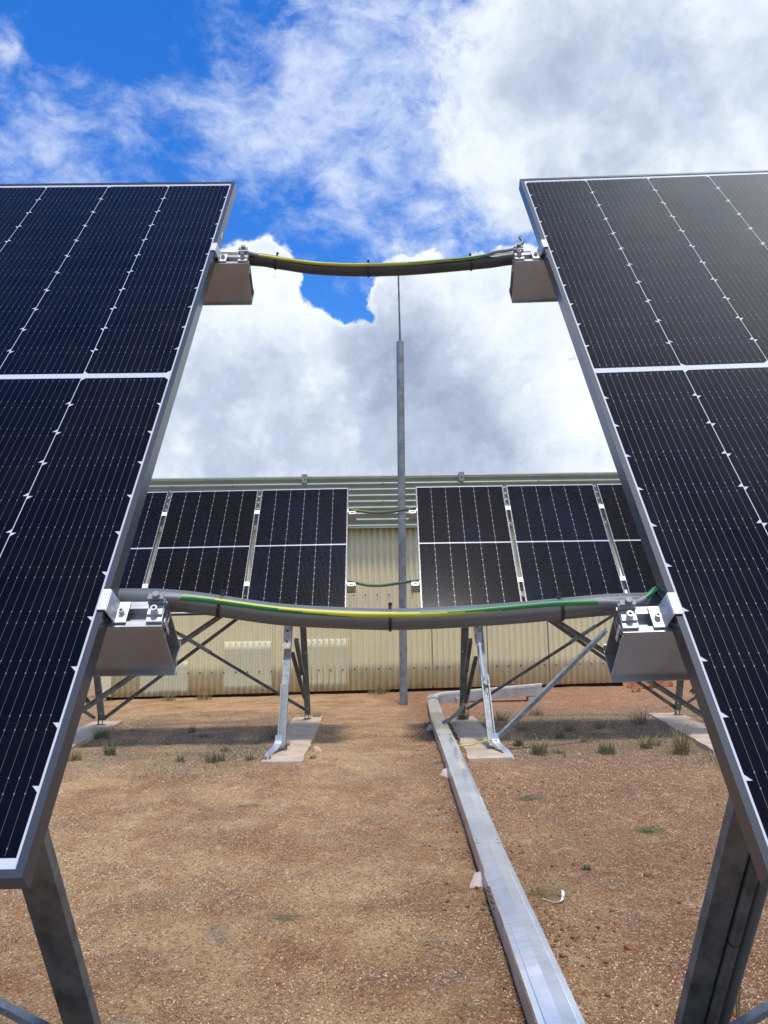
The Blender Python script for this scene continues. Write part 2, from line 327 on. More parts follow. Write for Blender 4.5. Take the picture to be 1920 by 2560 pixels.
# ------------------------------------------------------------------ ground
def ground_material():
    m = bpy.data.materials.new('red_sandy_soil'); m.use_nodes = True; nt = m.node_tree; b = nt.nodes['Principled BSDF']
    b.inputs['Roughness'].default_value = 0.95; b.inputs['Specular IOR Level'].default_value = 0.08
    tcn = nt.nodes.new('ShaderNodeTexCoord'); P = tcn.outputs['Object']
    def nz(scale, det=8, r=0.62, off=None):
        n = nt.nodes.new('ShaderNodeTexNoise'); n.inputs['Scale'].default_value = scale; n.inputs['Detail'].default_value = det; n.inputs['Roughness'].default_value = r
        mp = nt.nodes.new('ShaderNodeMapping'); mp.inputs['Location'].default_value = off or (0, 0, 0)
        nt.links.new(P, mp.inputs['Vector']); nt.links.new(mp.outputs[0], n.inputs['Vector']); return n.outputs['Fac']
    def mr(x, lo, hi, a=0.0, c=1.0):
        r = nt.nodes.new('ShaderNodeMapRange'); r.inputs['From Min'].default_value = lo; r.inputs['From Max'].default_value = hi
        r.inputs['To Min'].default_value = a; r.inputs['To Max'].default_value = c; nt.links.new(x, r.inputs['Value']); return r.outputs[0]
    def mth(op, a, c):
        n = nt.nodes.new('ShaderNodeMath'); n.operation = op; n.use_clamp = True
        for k, q in enumerate((a, c)):
            if isinstance(q, float): n.inputs[k].default_value = q
            else: nt.links.new(q, n.inputs[k])
        return n.outputs[0]
    def mix(f, a, c):
        n = nt.nodes.new('ShaderNodeMix'); n.data_type = 'RGBA'; nt.links.new(f, n.inputs[0])
        for k, q in ((6, a), (7, c)):
            if isinstance(q, tuple): n.inputs[k].default_value = (*q, 1)
            else: nt.links.new(q, n.inputs[k])
        return n.outputs[2]
    sep = nt.nodes.new('ShaderNodeSeparateXYZ'); nt.links.new(P, sep.inputs[0]); X, Y = sep.outputs[0], sep.outputs[1]
    tan, red, pale, grey, drk = (0.62, 0.39, 0.18), (0.35, 0.16, 0.07), (0.70, 0.50, 0.30), (0.25, 0.20, 0.14), (0.12, 0.06, 0.035)
    c = mix(mr(nz(1.7), 0.40, 0.64), tan, red)
    right = mr(X, 0.35, 1.3)                                  # redder, disturbed soil right of the duct
    c = mix(mth('MULTIPLY', right, mr(nz(1.1, off=(5, 2, 0)), 0.34, 0.58, 0.5, 1.0)), c, (0.29, 0.135, 0.065))
    farred = mth('MULTIPLY', mr(Y, 11.0, 12.6), mr(X, -0.3, 1.0))
    c = mix(mth('MULTIPLY', farred, mr(nz(2.5), 0.3, 0.6, 0.4, 0.95)), c, (0.40, 0.17, 0.085))
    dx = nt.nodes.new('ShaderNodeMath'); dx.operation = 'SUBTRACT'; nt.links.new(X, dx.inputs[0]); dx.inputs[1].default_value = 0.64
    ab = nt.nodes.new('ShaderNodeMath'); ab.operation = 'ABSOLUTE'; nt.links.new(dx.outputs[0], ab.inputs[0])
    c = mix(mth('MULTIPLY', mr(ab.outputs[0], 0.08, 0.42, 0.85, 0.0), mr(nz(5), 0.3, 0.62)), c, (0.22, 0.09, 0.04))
    mpb = nt.nodes.new('ShaderNodeMapping'); mpb.inputs['Scale'].default_value = (.8, 1.3, 1); nt.links.new(P, mpb.inputs['Vector'])
    nb_ = nt.nodes.new('ShaderNodeTexNoise'); nb_.inputs['Scale'].default_value = 1.6; nb_.inputs['Detail'].default_value = 6; nt.links.new(mpb.outputs[0], nb_.inputs['Vector'])
    c = mix(mr(nb_.outputs['Fac'], 0.47, 0.7, 0.0, 0.7), c, (0.27, 0.15, 0.085))
    c = mix(mr(nz(6.5, off=(1, 7, 0)), 0.56, 0.72, 0.0, 0.7), c, pale)
    c = mix(mr(nz(4.2, off=(9, 3, 0)), 0.56, 0.68, 0.0, 0.65), c, grey)
    band = mth('MULTIPLY', mr(Y, 7.6, 8.6), mr(Y, 13.2, 11.6))
    side = mth('ADD', mr(X, 0.9, 1.3), mr(X, -0.7, -1.2))
    wk = mth('MULTIPLY', mth('MULTIPLY', band, side), mr(nz(1.9, off=(3, 3, 3)), 0.38, 0.58, 0.2, 0.95))
    c = mix(wk, c, (0.20, 0.165, 0.105))
    c = mix(mth('MULTIPLY', mr(Y, 17, 24), mr(nz(0.4), 0.3, 0.6)), c, (0.50, 0.42, 0.26))
    c = mix(mr(nz(14, 10, 0.8, (4, 4, 4)), 0.54, 0.64, 0.0, 0.65), c, (0.20, 0.105, 0.055))
    c = mix(mr(nz(40, 10, 0.8), 0.52, 0.62, 0.0, 0.9), c, drk)
    c = mix(mr(nz(34, 10, 0.8, (7, 1, 2)), 0.55, 0.66, 0.0, 0.7), c, pale)
    vo = nt.nodes.new('ShaderNodeTexVoronoi'); vo.inputs['Scale'].default_value = 85; nt.links.new(P, vo.inputs['Vector'])
    sp = nt.nodes.new('ShaderNodeSeparateColor'); nt.links.new(vo.outputs['Color'], sp.inputs[0])
    chip = mth('MULTIPLY', mr(vo.outputs['Distance'], 0.42, 0.30), mr(sp.outputs[0], 0.60, 0.64))
    c = mix(mth('MULTIPLY', chip, mr(nz(3.3, off=(2, 2, 2)), 0.35, 0.6, 0.35, 1.0)), c, (0.66, 0.52, 0.37))
    chip2 = mth('MULTIPLY', mr(vo.outputs['Distance'], 0.5, 0.35), mr(sp.outputs[1], 0.88, 0.92))
    c = mix(chip2, c, (0.15, 0.07, 0.035))
    c = mix(mr(nz(70, 6, 0.85, (3, 8, 1)), 0.52, 0.60, 0.0, 0.85), c, (0.17, 0.09, 0.05))
    c = mix(mr(nz(60, 6, 0.85, (6, 2, 5)), 0.55, 0.62, 0.0, 0.8), c, (0.78, 0.60, 0.40))
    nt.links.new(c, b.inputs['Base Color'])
    h1 = nz(22, 10, 0.7); h2 = nz(90, 6, 0.7)
    bp = nt.nodes.new('ShaderNodeBump'); bp.inputs['Strength'].default_value = 1.0; bp.inputs['Distance'].default_value = 0.035
    bp2 = nt.nodes.new('ShaderNodeBump'); bp2.inputs['Strength'].default_value = 0.8; bp2.inputs['Distance'].default_value = 0.016
    nt.links.new(h1, bp.inputs['Height']); nt.links.new(h2, bp2.inputs['Height']); nt.links.new(bp.outputs[0], bp2.inputs['Normal'])
    nt.links.new(bp2.outputs[0], b.inputs['Normal'])
    return m
def vnoise(X, Y, s, seed=0):
    r = np.random.default_rng(seed); G = r.random((256, 256)); x = X*s; y = Y*s
    xi = np.floor(x).astype(int); yi = np.floor(y).astype(int); fx = x-xi; fy = y-yi
    fx = fx*fx*(3-2*fx); fy = fy*fy*(3-2*fy); g = lambda a, c: G[a % 256, c % 256]
    return (g(xi, yi)*(1-fx)+g(xi+1, yi)*fx)*(1-fy)+(g(xi, yi+1)*(1-fx)+g(xi+1, yi+1)*fx)*fy
def relief(X, Y):
    near = np.clip((13-Y)/3, 0, 1)
    dz = (vnoise(X, Y, 1.3, 1)-.5)*.022+(vnoise(X*.9+Y*.3, Y-X*.2, 4.3, 2)-.5)*.011+(vnoise(X+.3*Y, Y-.4*X, 12, 3)-.5)*.011*near+(vnoise(X-.6*Y, Y+.5*X, 29, 4)-.5)*.010*near
    xd = np.interp(Y, [0, 3, 5.2, 9, 12, 13.2], [.58, .61, .648, .68, .77, .82]); q = np.abs(X-xd)
    dz = dz+.030*np.exp(-((q-.12)/.07)**2)*vnoise(X, Y, 9, 14)*(Y < 13)*(q > .09)
    cl = np.clip(vnoise(X, Y, 16, 5)-.72, 0, 1)*np.clip(vnoise(X, Y, .9, 6)-.35, 0, 1)*(0.35+0.65*(X > .8))*.16*near
    md = .05*(np.exp(-((X+.97)/.42)**2)+np.exp(-((X-1.03)/.34)**2))*np.exp(-((Y-7.9)/.7)**2)
    return dz + cl + md
def gsurf(X, Y): return gz(X, Y) + relief(np.asarray(X, float), np.asarray(Y, float))
xs = np.unique(np.concatenate([np.linspace(-400, -30, 14), np.linspace(-30, -6.5, 30), np.linspace(-6.5, -2.6, 60), np.linspace(-2.6, 2.8, 260), np.linspace(2.8, 6.5, 60), np.linspace(6.5, 30, 30), np.linspace(30, 400, 14)]))
ys = np.unique(np.concatenate([np.linspace(-60, 1.5, 40), np.linspace(1.5, 7, 270), np.linspace(7, 13, 150), np.linspace(13, 19, 60), np.linspace(19, 40, 30), np.linspace(40, 500, 20)]))
GX, GY = np.meshgrid(xs, ys); GZ = gsurf(GX, GY)
nx_, ny_ = len(xs), len(ys); idx = np.arange(nx_*ny_).reshape(ny_, nx_)
quads = np.stack([idx[:-1, :-1], idx[:-1, 1:], idx[1:, 1:], idx[1:, :-1]], -1).reshape(-1, 4)
M_ground = ground_material()
g = fast_mesh('ground', np.stack([GX, GY, GZ], -1).reshape(-1, 3), quads.ravel(), np.full(len(quads), 4), M_ground, smooth=True)
tag(g, kind='structure')

# loose stones, straw and leaf litter: nobody could count them
def pick(n, y0, y1, hw, p=1.6):
    Y = y0+(y1-y0)*rng.random(n)**p; X = (rng.random(n)*2-1)*(hw*Y+.25); return X, Y
n = 70000; X, Y = pick(n, 2.7, 11.5, .46)
dens = vnoise(X, Y, 1.4, 8)*.55+vnoise(X, Y, 5, 9)*.45; keep = (rng.random(n) < np.clip((dens-.25)*2.2, .08, 1)) & ~((np.abs(X-.65) < .09))
X, Y = X[keep], Y[keep]; n = len(X); Z = gsurf(X, Y)
size = (.0016+.0034*rng.random(n)**2.2)*(1+.12*np.clip(Y-3, 0, 8))
base = np.array([[1, 0, -.3], [-.5, .87, -.3], [-.5, -.87, -.3], [.1, 0, .8]])
ang = rng.random(n)*6.283; ca, sa = np.cos(ang), np.sin(ang); st = .6+.9*rng.random((n, 3))
vv = base[None]*st[:, None]*size[:, None, None]
vx = vv[:, :, 0]*ca[:, None]-vv[:, :, 1]*sa[:, None]; vy = vv[:, :, 0]*sa[:, None]+vv[:, :, 1]*ca[:, None]
verts = np.stack([vx+X[:, None], vy+Y[:, None], vv[:, :, 2]+Z[:, None]+.001], -1).reshape(-1, 3)
tri = np.array([[0, 1, 3], [1, 2, 3], [2, 0, 3]]); loops = (tri[None]+4*np.arange(n)[:, None, None]).ravel()
mi = np.repeat(rng.choice([0, 1, 2], n, p=[.45, .37, .18]), 3)
o = fast_mesh('gravel', verts, loops, np.full(3*n, 3), None, mi, [M_gravA, M_gravB, M_gravC])
tag(o, 'pale quartz and red stone chips scattered over the sandy soil', 'gravel', kind='stuff')
n = 2600; Y = 2.8+7.5*rng.random(n)**1.5; X = np.where(rng.random(n) < .55, .65+rng.normal(0, .22, n), .8+2.0*rng.random(n)*(Y/6))
keep = (np.abs(X-.65) > .11) & (rng.random(n) < np.clip((vnoise(X, Y, 2.2, 31)-.35)*2.5, .06, 1)); X, Y = X[keep], Y[keep]; n = len(X)
size = .003+.012*rng.random(n)**3.2; base = np.array([[1, 0, .1], [.1, 1, 0], [-1, .1, .1], [0, -1, 0], [.1, .1, .9], [0, 0, -.5]])
ang = rng.random(n)*6.283; ca, sa = np.cos(ang), np.sin(ang); vv = base[None]*(.65+.7*rng.random((n, 6, 3)))*size[:, None, None]
vx = vv[:, :, 0]*ca[:, None]-vv[:, :, 1]*sa[:, None]; vy = vv[:, :, 0]*sa[:, None]+vv[:, :, 1]*ca[:, None]
verts = np.stack([vx+X[:, None], vy+Y[:, None], vv[:, :, 2]+gsurf(X, Y)[:, None]+size[:, None]*.3], -1).reshape(-1, 3)
tri = np.array([[0, 1, 4], [1, 2, 4], [2, 3, 4], [3, 0, 4], [1, 0, 5], [2, 1, 5], [3, 2, 5], [0, 3, 5]]); loops = (tri[None]+6*np.arange(n)[:, None, None]).ravel()
o = fast_mesh('soil_crumbs', verts, loops, np.full(8*n, 3), M_clod)
tag(o, 'dark red soil crumbs along the duct and over the right side', 'soil', kind='stuff')
def strips(n, y0, y1, lmin, lmax, w, lift, seed, wt=None, hw=.46):
    r = np.random.default_rng(seed); Y = y0+(y1-y0)*r.random(n)**1.4; X = (r.random(n)*2-1)*(hw*Y+.2)
    if wt is not None:
        k = r.random(n) < wt(X, Y); X, Y = X[k], Y[k]; n = len(X)
    ln = lmin+(lmax-lmin)*r.random(n)**2; a = r.random(n)*6.283; cu = (r.random(n)-.5)*2.2; K = 5
    V_ = np.zeros((n, K, 2, 3)); px, py = X.copy(), Y.copy(); aa = a.copy()
    for k in range(K):
        t = k/(K-1); ww = w*(1-.75*abs(2*t-1))*(.6+.4*r.random(n))*(1+.1*np.clip(Y-3, 0, 8))
        zz = gsurf(px, py)+.003+lift*np.sin(t*3.14)*r.random(n)
        V_[:, k, 0] = np.stack([px-np.sin(aa)*ww, py+np.cos(aa)*ww, zz], -1); V_[:, k, 1] = np.stack([px+np.sin(aa)*ww, py-np.cos(aa)*ww, zz+ww*.6], -1)
        px = px+np.cos(aa)*ln/(K-1); py = py+np.sin(aa)*ln/(K-1); aa = aa+cu/(K-1)
    q = np.array([[2*k, 2*k+1, 2*k+3, 2*k+2] for k in range(K-1)]); lo = (q[None]+10*np.arange(n)[:, None, None]).ravel()
    return V_.reshape(-1, 3), lo, n*(K-1)
v_, l_, f_ = strips(11000, 2.8, 10.5, .012, .12, .0010, .012, 21, lambda X, Y: np.clip((vnoise(X, Y, 1.2, 12)-.25)*1.8, .1, 1)*(np.abs(X-.65) > .1))
o = fast_mesh('straw_litter', v_, l_, np.full(f_, 4), M_litter, None, [M_litter, M_litter2])
o.data.polygons.foreach_set('material_index', np.repeat(rng.choice([0, 0, 1], f_//4), 4)); o.data.update()
tag(o, 'dry broken straw and leaf bits lying over the red sandy soil', 'litter', kind='stuff')
v_, l_, f_ = strips(11000, 7.7, 12.8, .03, .16, .0022, .04, 22, lambda X, Y: np.clip((vnoise(X, Y, 1.1, 13)-.3)*2.2, .05, 1)*((X > 1.25) | (X < -1.2)))
o = fast_mesh('dead_ground_cover', v_, l_, np.full(f_, 4), M_grey_g, None, [M_grey_g, M_litter2, M_dry_g])
o.data.polygons.foreach_set('material_index', np.repeat(rng.choice([0, 1, 2], f_//4), 4)); o.data.update()
tag(o, 'low grey-green dead ground cover under the far solar panels', 'ground cover', kind='stuff')

# ------------------------------------------------------------------ solar panels
PW, PH, PT = 1.134, 2.094, 0.0313
MS, MT, GC = 0.0139, 0.0246, 0.0172
CP = (PW-2*MS)/6; RP = (PH-2*MT-GC)/22
def make_panel(cell_mat, flip, name_loc, rot, near):
    """local axes: x along the row, y up the slope, z out of the glass; origin at the bottom middle"""
    root = empty('solar_panel', name_loc, rot)
    lip = 0.0105
    # frame
    fb = MB()
    hw = PW/2
    for a, b in (((-hw, 0, -PT), (hw, .0016, 0)), ((-hw, PH-.0016, -PT), (hw, PH, 0))): fb.box(a, b)
    for a, b in (((-hw, .0016, -PT), (-hw+.0016, PH-.0016, 0)), ((hw-.0016, .0016, -PT), (hw, PH-.0016, 0))): fb.box(a, b)
    iz = -.0016
    fb.box((-hw+.0016, .0016, iz), (hw-.0016, lip, -.0001)); fb.box((-hw+.0016, PH-lip, iz), (hw-.0016, PH-.0016, -.0001))
    fb.box((-hw+.0016, lip, iz), (-hw+lip, PH-lip, -.0001)); fb.box((hw-lip, lip, iz), (hw-.0016, PH-lip, -.0001))
    r = .026                                                    # inward return of the frame at the back
    fb.box((-hw+.0016, .0016, -PT+.0002), (hw-.0016, r, -PT+.0018)); fb.box((-hw+.0016, PH-r, -PT+.0002), (hw-.0016, PH-.0016, -PT+.0018))
    fb.box((-hw+.0016, r, -PT+.0002), (-hw+r, PH-r, -PT+.0018)); fb.box((hw-r, r, -PT+.0002), (hw-.0016, PH-r, -PT+.0018))
    fb.build('frame', M_frame, root)
    sh = MB(); sh.box((-hw+.003, .003, -.0062), (hw-.003, PH-.003, -.0024)); sh.build('backsheet', M_back, root)
    cells = MB(); bus = MB(); dots = MB(); ch = 0.0088; gp = 0.0008; zc = -.0021
    for c in range(6):
        x0 = -hw+MS+c*CP+gp; x1 = -hw+MS+(c+1)*CP-gp
        for half in (0, 1):
            top_ch = ((c % 2 == 1) ^ (half == 1)) ^ flip
            for k in range(11):
                if half: y0 = MT+k*RP; y1 = y0+RP
                else: y0 = PH-MT-(11-k)*RP; y1 = y0+RP
                y0 += .00003; y1 -= .00003
                if top_ch: pts = [(x0, y0), (x1, y0), (x1, y1-ch), (x1-ch, y1), (x0+ch, y1), (x0, y1-ch)]
                else: pts = [(x0+ch, y0), (x1-ch, y0), (x1, y0+ch), (x1, y1), (x0, y1), (x0, y0+ch)]
                cells.add([(a, b, zc) for a, b in pts], [tuple(range(6))])
            ya = MT+.002 if half else PH-MT-11*RP+.002; yb = ya+11*RP-.004
            for i in range(1, 13):
                xb = x0+(x1-x0)*i/13; w = .0003
                bus.add([(xb-w, ya, zc+.0003), (xb+w, ya, zc+.0003), (xb+w, yb, zc+.0003), (xb-w, yb, zc+.0003)], [(0, 1, 2, 3)])
                if near:
                    for k in range(11):
                        for yy in (ya-.002+k*RP+.011, ya-.002+(k+1)*RP-.011):
                            q = .0009
                            dots.add([(xb-q, yy-q*1.6, zc+.0005), (xb+q, yy-q*1.6, zc+.0005), (xb+q, yy+q*1.6, zc+.0005), (xb-q, yy+q*1.6, zc+.0005)], [(0, 1, 2, 3)])
    ce = cells.build('cells', cell_mat, root, fix=False)
    bus.build('busbars', M_bus, ce, fix=False)
    if near: dots.build('solder_pads', M_dot, ce, fix=False)
    jb = MB(); jb.box((-.05, PH/2-.04, -.026), (.05, PH/2+.04, -.0064)); jb.build('junction_box', M_black, root)
    return root
TN, TF = 0.9038, 0.8942
OL = Vector((-.4235, .9940, EYE-.2776)); OR = Vector((.4450, .9820, EYE-.2849))
YR, RR = -0.0301, -0.0071
rotL = (.9044, .0023, .0018); rotR = (.9032, -.0141, -.0188)
def frm(O, rot):
    return Matrix.Translation(O) @ Euler(rot, 'XYZ').to_matrix().to_4x4()
FL, FR = frm(OL, rotL), frm(OR, rotR)
pn = make_panel(M_cell, True, FL @ Vector((-PW/2, 0, 0)), rotL, True)
tag(pn, 'big dark blue solar panel filling the left side of the foreground', 'solar panel', 'solar panels')
st = MB(); st.add([(PW/2+.0004, PH-.36, -.022), (PW/2+.0004, PH-.32, -.022), (PW/2+.0004, PH-.32, -.011), (PW/2+.0004, PH-.36, -.011)], [(0, 1, 2, 3)])
stk = st.build('sticker', M_white, pn, fix=False)
pr = make_panel(M_cell, True, FR @ Vector((PW/2, 0, 0)), rotR, True)
tag(pr, 'big solar panel filling the right side, brown glare on its upper part', 'solar panel', 'solar panels')
OLf = Vector((-.3806, 9.0578, EYE+.2405)); ORf = Vector((.4557, 9.0018, EYE+.2307))
rotFL = (.8939, -.0046, .0001); rotFR = (.8945, .0033, -.0176); FLf, FRf = frm(OLf, rotFL), frm(ORf, rotFR); PG = .0382
farp = make_panel(M_cell_far, True, FLf @ Vector((-PW/2, 0, 0)), rotFL, False)
farp2 = make_panel(M_cell_far2, False, FRf @ Vector((PW/2, 0, 0)), rotFR, False)
labs = {(-1, 0): 'far solar panel just left of the gap with the tall mast', (-1, 1): 'far solar panel second to the left of the mast, framed by two clamped joints',
        (-1, 2): 'far solar panel mostly hidden by the big left panel', (1, 0): 'far solar panel just right of the tall mast',
        (1, 1): 'bluish far solar panel second to the right of the mast', (1, 2): 'brownish far solar panel mostly hidden by the big right panel'}
for sgn in (-1, 1):
    for k in range(3):
        loc = (FLf if sgn < 0 else FRf) @ Vector((sgn*(PW/2+k*(PW+PG)), 0, 0))
        if k == 0: p = farp if sgn < 0 else farp2
        else:
            p = copy_tree(farp if (k == 2) ^ (sgn > 0) else farp2)
            p.location = loc; p.rotation_euler = rotFL if sgn < 0 else rotFR
        tag(p, labs[(sgn, k)], 'solar panel', 'solar panels')

# ------------------------------------------------------------------ mounting rails with clamps
def make_rail(F, rot, vb, u0, u1, sgn, label, near, mods=()):
    """rail in the panel-plane frame: x from u0 to u1 (outer end u1, over the gap), lower edge at v = vb"""
    root = empty('mounting_rail', F @ Vector((u1, vb, -PT)), rot, label, 'mounting rail', 'aluminium rails under the solar panels')
    x0 = u0-u1; rb = MB(); B = -.001
    # profile in (y, z): hollow box with a slot on top, built of butting plates
    d = .116; w = .050; t = .0022
    def pl(y0, y1, z0, z1): rb.box((min(0, x0), y0, B+z0), (max(0, x0), y1, B+z1))
    pl(0, t, -d, 0); pl(w-t, w, -d, 0)                              # front and back wall
    pl(-.0085, w+.010, -d-t, -d)                                   # bottom plate with small lips
    pl(w+.008, w+.010, -d, -d+.009); pl(t, .0105, -t, 0); pl(.036, w-t, -t, 0)
    pl(.0085, .0105, -.017, -t); pl(.036, .038, -.017, -t); pl(.0105, .036, -.017, -.015)
    pl(t, w-t, -.030, -.028)
    ro = rb.build('rail', M_alu, root)
    am = M_alu2 if near else M_alu3
    def z_clamp(xm, s):                                             # end clamp, s = direction from panel edge to the gap
        c = MB(); a, b = .005, .047; T = PT
        def bx(xa, xb, y0, y1, z0, z1): c.box((min(xa, xb), y0, z0), (max(xa, xb), y1, z1))
        bx(xm-s*.0105, xm+s*.003, a, b, T+.0005, T+.0035)
        # sloping web from the cap to the foot
        xa, xb = xm+s*.0005, xm+s*.0075
        c.add([(xa, a, T+.0005), (xa+s*.003, a, T+.0005), (xb+s*.003, a, .0035), (xb, a, .0035), (xa, b, T+.0005), (xa+s*.003, b, T+.0005), (xb+s*.003, b, .0035), (xb, b, .0035)],
              [(0, 1, 2, 3), (7, 6, 5, 4), (0, 4, 5, 1), (1, 5, 6, 2), (2, 6, 7, 3), (3, 7, 4, 0)])
        bx(xb-s*.002, xm+s*.027, a, b, .0002, .0035)
        co = c.build('end_clamp', am, root, bevel=.0006)
        bl = MB(); bl.cyl((xm+s*.0175, .024, .0035), (0, 0, 1), .0062, .0015, 20); bl.cyl((xm+s*.0175, .024, .005), (0, 0, 1), .0046, .0062, 20)
        bo = bl.build('bolt', M_steel, co, smooth=True)
        hx = MB(); hx.cyl((xm+s*.0175, .024, .0113), (0, 0, 1), .0023, .0002, 6); hx.build('socket', M_hole, bo)
    z_clamp(-sgn*(abs(u1)+0)*1.0 if False else mods[0], mods[1])
    # earthing lug near the rail end
    s = mods[1]; xe = -s*.0125; lg = MB()
    lg.box((xe-.0125, .005, .0002), (xe+.0125, .034, .0045)); lg.box((xe-.0118, .016, .0046), (xe+.0118, .034, .0085))
    lo = lg.build('earthing_lug', am, root, bevel=.0005)
    bl = MB(); bl.cyl((xe, .022, .0086), (0, 0, 1), .0072, .0012, 20); bl.cyl((xe, .022, .0098), (0, 0, 1), .0055, .0085, 20)
    bo = bl.build('bolt', M_steel, lo, smooth=True)
    hx = MB(); hx.cyl((xe, .022, .0184), (0, 0, 1), .0028, .0002, 6); hx.build('socket', M_hole, bo)
    sd = MB(); sd.box((xe-.0125, .0345, .001), (xe+.0125, .046, .008)); sd.box((xe-.0135, .036, .0085), (xe+.0135, .0475, .0125)); sd.box((xe-.0125, .0365, .0185), (xe+.0125, .0475, .0215))
    sd.cyl((xe+.001, .042, .022), (0, 0, 1), .0058, .006, 12)
    sd.build('cable_grip', M_tin if near else M_galv_d, lo, bevel=.0006)
    hl = MB()                                                       # pressed side plate on the rail end
    hl.box((min(0, s*.0014), .012, -.040), (max(0, s*.0014), .021, -.006)); hl.build('end_tab', am, root, bevel=.0005)
    return root
CV = (.3966, 1.6175)
for (F, rot, nm, near, ex) in ((FL, rotL, 'left', 1, .0832), (FR, rotR, 'right', 1, .0745)):
    s = 1 if nm == 'left' else -1
    for v, lv in zip(CV, ('lower', 'upper')):
        make_rail(F, rot, v-(.017 if (nm == 'right' and lv == 'lower') else 0.0), -s*1.30, s*ex, s, f'thick aluminium rail end with clamp and bolts, {lv} one on the {nm} foreground panel', True, (-s*ex, s))
for (F, nm) in ((FLf, 'left'), (FRf, 'right')):
    s = 1 if nm == 'left' else -1
    for v, lv in zip(CV, ('lower', 'upper')):
        rr = make_rail(F, rotFL if s > 0 else rotFR, v, -s*4.3, s*.10, s, f'small brown-sided rail end {nm} of the mast gap behind, {lv} one of that row', False, (-s*.10, s))
        for k in range(2):                                            # mid clamps between far panels
            c = MB(); xm = -s*(PW+PG/2+k*(PW+PG))-s*.10
            c.box((xm-.030, .0, PT+.0006), (xm+.030, .062, PT+.0045)); co = c.build('mid_clamp', M_alu3, rr)
            b = MB(); b.cyl((xm, .031, PT+.0046), (0, 0, 1), .0085, .005, 10); b.build('bolt', M_galv_d, co)

# ------------------------------------------------------------------ flexible conduits and earth cables in the gaps
def smooth_path(pts, m=8):
    P = [Vector(p) for p in pts]; out = []
    for i in range(len(P)-1):
        p0 = P[max(i-1, 0)]; p1 = P[i]; p2 = P[i+1]; p3 = P[min(i+2, len(P)-1)]
        for k in range(m):
            t = k/m; out.append(.5*((2*p1)+(p2-p0)*t+(2*p0-5*p1+4*p2-p3)*t*t+(3*p1-p0-3*p2+p3)*t**3))
    return out+[P[-1]]
def tie(path, i, r, o2, parent, name='cable_tie', head=True):
    c = path[i]; t = (path[i+1]-path[i-1]).normalized(); a = Vector((0, 0, 1)); a = (a-t*a.dot(t)).normalized(); b = t.cross(a)
    m = MB(o2); ring = []
    for wv in (-.0022, .0022):
        for k in range(20):
            an = 2*math.pi*k/20; rad = r+.0012; extra = max(0, math.cos(an-.85))**6*.006
            ring.append(c+t*wv+(a*math.cos(an)-b*math.sin(an)*0+b*(-math.sin(an)))*(rad+extra))
    m.add(ring, [(k, (k+1) % 20, 20+(k+1) % 20, 20+k) for k in range(20)])
    o = m.build(name, M_black, parent, fix=False); sm = o.modifiers.new('thick', 'SOLIDIFY'); sm.thickness = .0012
    if head:
        h = MB(o2); hc = c+a*(r+.010)-b*0.0+Vector((0, -.006, 0)); h.bar(hc-a*.007, hc-a*.0005, .006, .005, (0, 1, 0)); h.build('tie_head', M_black, o, bevel=.0005)
def two_tone(pts, r, name, parent_off, label, cat, group, twist=(0.0, 0.0), n=16):
    """earth cable: one half green, one half yellow, the split turning along its length"""
    m = MB(parent_off); m.tube(pts, r, n); me_o = m.build(name, M_green, None, smooth=True, fix=False)
    me_o.data.materials.append(M_yellow); me_o.data.materials.append(M_tin); P = len(pts); mi = []
    for i in range(P-1):
        ph = twist(pts[i].x) if callable(twist) else twist[0]+(twist[1]-twist[0])*i/(P-1)
        for k in range(n): mi.append(1 if ((k/n*2*math.pi-ph) % (2*math.pi)) < math.pi*.95 else 0)
    mi += [2, 2]; me_o.data.polygons.foreach_set('material_index', mi); me_o.location = parent_off
    return tag(me_o, label, cat, group)
# lower foreground conduit
yA = 1.322
cpts = [(-.80, yA+.01, EYE+.060), (-.55, yA+.006, EYE+.060), (-.394, yA, EYE+.0585), (-.33, yA, EYE+.055), (-.271, yA, EYE+.047), (-.164, yA, EYE+.0305), (-.06, yA, EYE+.0228), (.016, yA, EYE+.0195), (.095, yA, EYE+.0205), (.207, yA, EYE+.0255), (.305, yA, EYE+.0325), (.374, yA, EYE+.0372), (.457, yA, EYE+.0385), (.60, yA+.004, EYE+.040), (.82, yA+.006, EYE+.040)]
path = smooth_path(cpts); r0 = Vector((0, yA, EYE+.02))
c0 = empty('conduit', r0, label='thick grey conduit sagging across the gap in the foreground, the lower of two', cat='conduit', group='grey conduits bridging the gap')
m = MB(r0); m.tube(path, .0176, 24); m.build('pipe', M_conduit, c0, smooth=True)
def near_i(path, X): return min(range(len(path)), key=lambda i: abs(path[i].x-X))
for X in (-.262, .012, .292): tie(path, near_i(path, X), .0176, r0, c0)
yU = 2.078
upts = [(-.85, yU+.03, EYE+1.012), (-.55, yU+.01, EYE+1.022), (-.341, yU, EYE+1.013), (-.26, yU, EYE+1.001), (-.172, yU, EYE+.986), (-.08, yU, EYE+.979), (.003, yU, EYE+.977), (.09, yU, EYE+.979), (.178, yU, EYE+.985), (.31, yU, EYE+.996), (.385, yU, EYE+1.005), (.55, yU+.01, EYE+1.012), (.85, yU+.02, EYE+1.0)]
path2 = smooth_path(upts); r1 = Vector((0, yU, EYE+.98))
c1 = empty('conduit', r1, label='shade-darkened conduit sagging between the upper rail ends against the sky', cat='conduit', group='grey conduits bridging the gap')
m = MB(r1); m.tube(path2, .0172, 24); m.build('pipe', M_conduit_shade, c1, smooth=True)
for X in (-.265, -.021, .255): tie(path2, near_i(path2, X), .0172, r1, c1)
